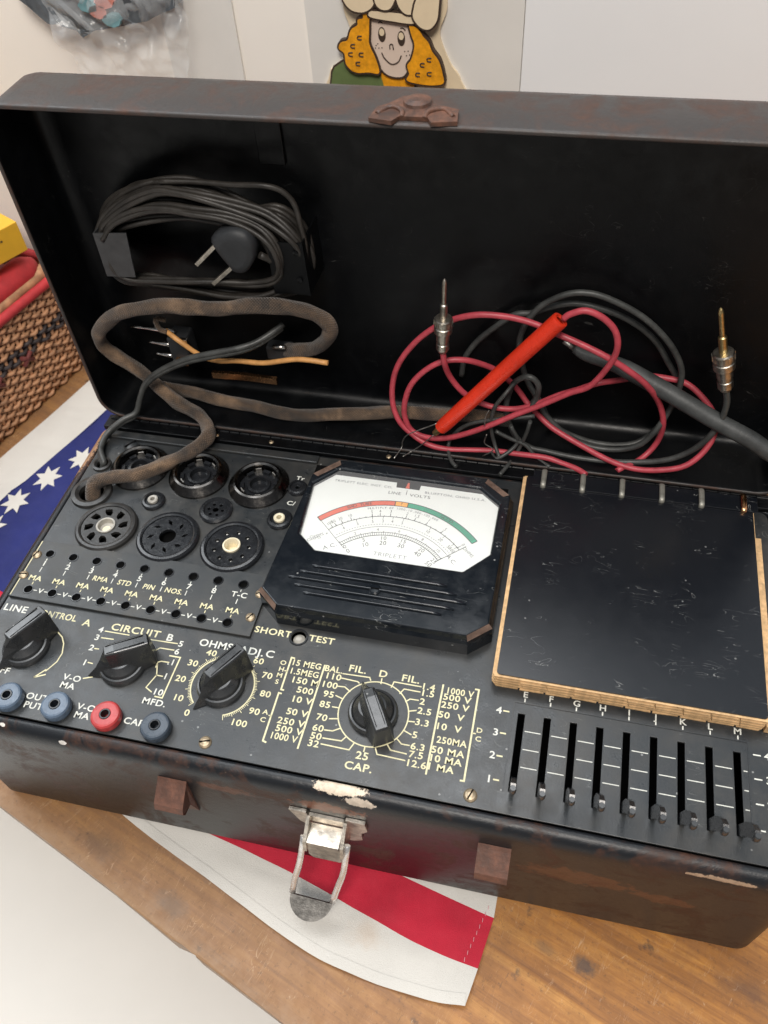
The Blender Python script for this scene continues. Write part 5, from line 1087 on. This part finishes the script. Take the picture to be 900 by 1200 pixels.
# ------------------------------------------------------------------ clear plastic bag with dark contents
rnd = random.Random(3)
bgt = thing('plastic_bag', 'clear crumpled plastic bag with dark contents hanging at the top left', 'bag', (-20, WALLY - 1, 8))
def crumple(outline, y0, amp, seed, n=14):
    """crumpled sheet inside a quadrilateral: bl, br, tr, tl in (x, z)"""
    mb = MB(); bl_, br2, tr, tl = [Vector(p) for p in outline]; g = []
    for j in range(n + 1):
        row = []
        for i in range(n + 1):
            u, v = i / n, j / n; p = (bl_ * (1 - u) + br2 * u) * (1 - v) + (tl * (1 - u) + tr * u) * v
            h = noise.noise(Vector((p.x * .5, p.y * .5, seed))) + .6 * abs(noise.noise(Vector((p.x * 1.3, p.y * 1.1, seed + 5))))
            row.append(mb.bm.verts.new((p.x + .2 * noise.noise(Vector((p.x, p.y, 9))), y0 - abs(h) * amp, p.y)))
        g.append(row)
    for a, b in zip(g, g[1:]):
        for i in range(n): mb.face([a[i], a[i + 1], b[i + 1], b[i]], True)
    return mb
obj('clear_film', crumple([(-23.0, 8.2), (-17.6, 8.2), (-15.9, 17), (-25.5, 17)], WALLY - 1.2, 1.3, 2, 60), 'plastic_film', bgt)
mb = MB()
P = [(-26.6, 15.2), (-24.9, 13.6), (-23.8, 13.5), (-22.9, 13.0), (-22.2, 13.3), (-20.8, 13.5), (-18.8, 13.9), (-17.0, 14.6), (-16.7, 17.5), (-26.6, 17.5)]
top = [(x, z) for x, z in P]
mb.prism(top, .2, 1.0, Matrix(((1, 0, 0, 0), (0, 0, -1, WALLY - .2), (0, 1, 0, 0), (0, 0, 0, 1))))
bmesh.ops.triangulate(mb.bm, faces=mb.bm.faces[:]); bmesh.ops.subdivide_edges(mb.bm, edges=mb.bm.edges[:], cuts=3, use_grid_fill=True)
for v in mb.bm.verts: v.co.y -= .5 * abs(noise.noise(Vector((v.co.x * .9, v.co.z * .9, 1)))) if v.co.y < WALLY - .9 else 0
obj('dark_contents', mb, 'bag_dark', bgt)
for (x, z, m_) in ((-21.4, 14.4, 'bag_pink'), (-20.7, 14.0, 'bag_teal'), (-20.9, 14.9, 'bag_pink'), (-21.9, 14.7, 'bag_teal')):
    mb = MB(); q = [(x + (.45 + .2 * rnd.random()) * math.cos(a), z + .35 * math.sin(a)) for a in [k * PI / 4 for k in range(8)]]; mb.prism(q, .9, 1.55, Matrix(((1, 0, 0, 0), (0, 0, -1, WALLY - .2), (0, 1, 0, 0), (0, 0, 0, 1)))); obj('coloured_scrap', mb, m_, bgt)
# ================================================================== scale everything to metres
done = set()
for o in list(bpy.data.objects):
    if o.type == 'MESH' and o.data not in done:
        done.add(o.data); o.data.transform(Matrix.Scale(S, 4))
    p = Vector(o.location)
    if o.parent is None and o is not bench or o is bench: p = p + Vector((0, 0, LIFT))
    if o.parent is not None: p = Vector(o.location)
    o.location = p * S
# ================================================================== light
w = bpy.data.worlds.new('World'); sc.world = w; w.use_nodes = True
nt = w.node_tree; bgn = nt.nodes['Background']; tcw = nt.nodes.new('ShaderNodeTexCoord'); sxw = nt.nodes.new('ShaderNodeSeparateXYZ')
nt.links.new(tcw.outputs['Generated'], sxw.inputs[0])     # the room: dim walls all round, a bright pale ceiling overhead
nt.links.new(ramp(nt, sxw.outputs['Z'], [(.0, (.22, .21, .20)), (.35, (.16, .16, .17)), (.72, (.22, .24, .27)), (.86, (.85, .93, 1.0)), (1.0, (1.15, 1.2, 1.25))]), bgn.inputs[0]); bgn.inputs[1].default_value = 1.0
def area(name, loc, target, size, power, col, shape='RECTANGLE', size_y=None):
    l = bpy.data.lights.new(name, 'AREA'); l.energy = power; l.color = col; l.shape = shape; l.size = size
    if shape == 'RECTANGLE': l.size_y = size_y or size
    o = bpy.data.objects.new(name, l); COL.objects.link(o); o.location = loc
    o.rotation_euler = (Vector(target) - Vector(loc)).to_track_quat('-Z', 'Y').to_euler(); return o
area('unseen_light', (-.25, .42, 1.75), (-.05, .2, .1), 1.1, 13, (.98, .99, 1), size_y=.5)  # ceiling lamp overhead, out of view
area('unseen_light', (-1.3, .62, 1.5), (-.05, .1, .1), .8, 13, (.93, .97, 1))  # unseen window-like source on the left, added for sheen on knobs and panel
area('unseen_light', (.15, -.95, 1.75), (-.05, .25, .15), .6, 32, (1, .93, .85))  # unseen warm fill from the front, added to brighten leads and wall
# ================================================================== camera
cam = bpy.data.cameras.new('camera'); co = bpy.data.objects.new('camera', cam); COL.objects.link(co)
M3 = [[0.9739900959088371, 0.21979984223571103, -0.05505744658673195], [0.133602037758737, -0.7533241118015752, -0.6439357717079247], [-0.18301308307934522, 0.6198312769871525, -0.7630959307257956]]
C3 = Vector([5.348028078299647, -14.20602122965952, 30.162130403029156])
f = 967.8714553863546
cam.sensor_fit = 'VERTICAL'; cam.sensor_height = 24; cam.sensor_width = 18; cam.lens = f / 1200 * 24
cam.dof.use_dof = True; cam.dof.focus_distance = .405; cam.dof.aperture_fstop = 11
cam.clip_start = .01; cam.clip_end = 50
rt, dn, fw = [Vector(r) for r in M3]
Rm = Matrix((rt, -dn, -fw)).transposed().to_4x4()
co.matrix_world = Matrix.Translation((C3 + Vector((0, 0, LIFT))) * S) @ Rm
sc.camera = co
sc.view_settings.view_transform = 'Standard'; sc.view_settings.look = 'None'; sc.view_settings.exposure = 0; sc.view_settings.gamma = 1
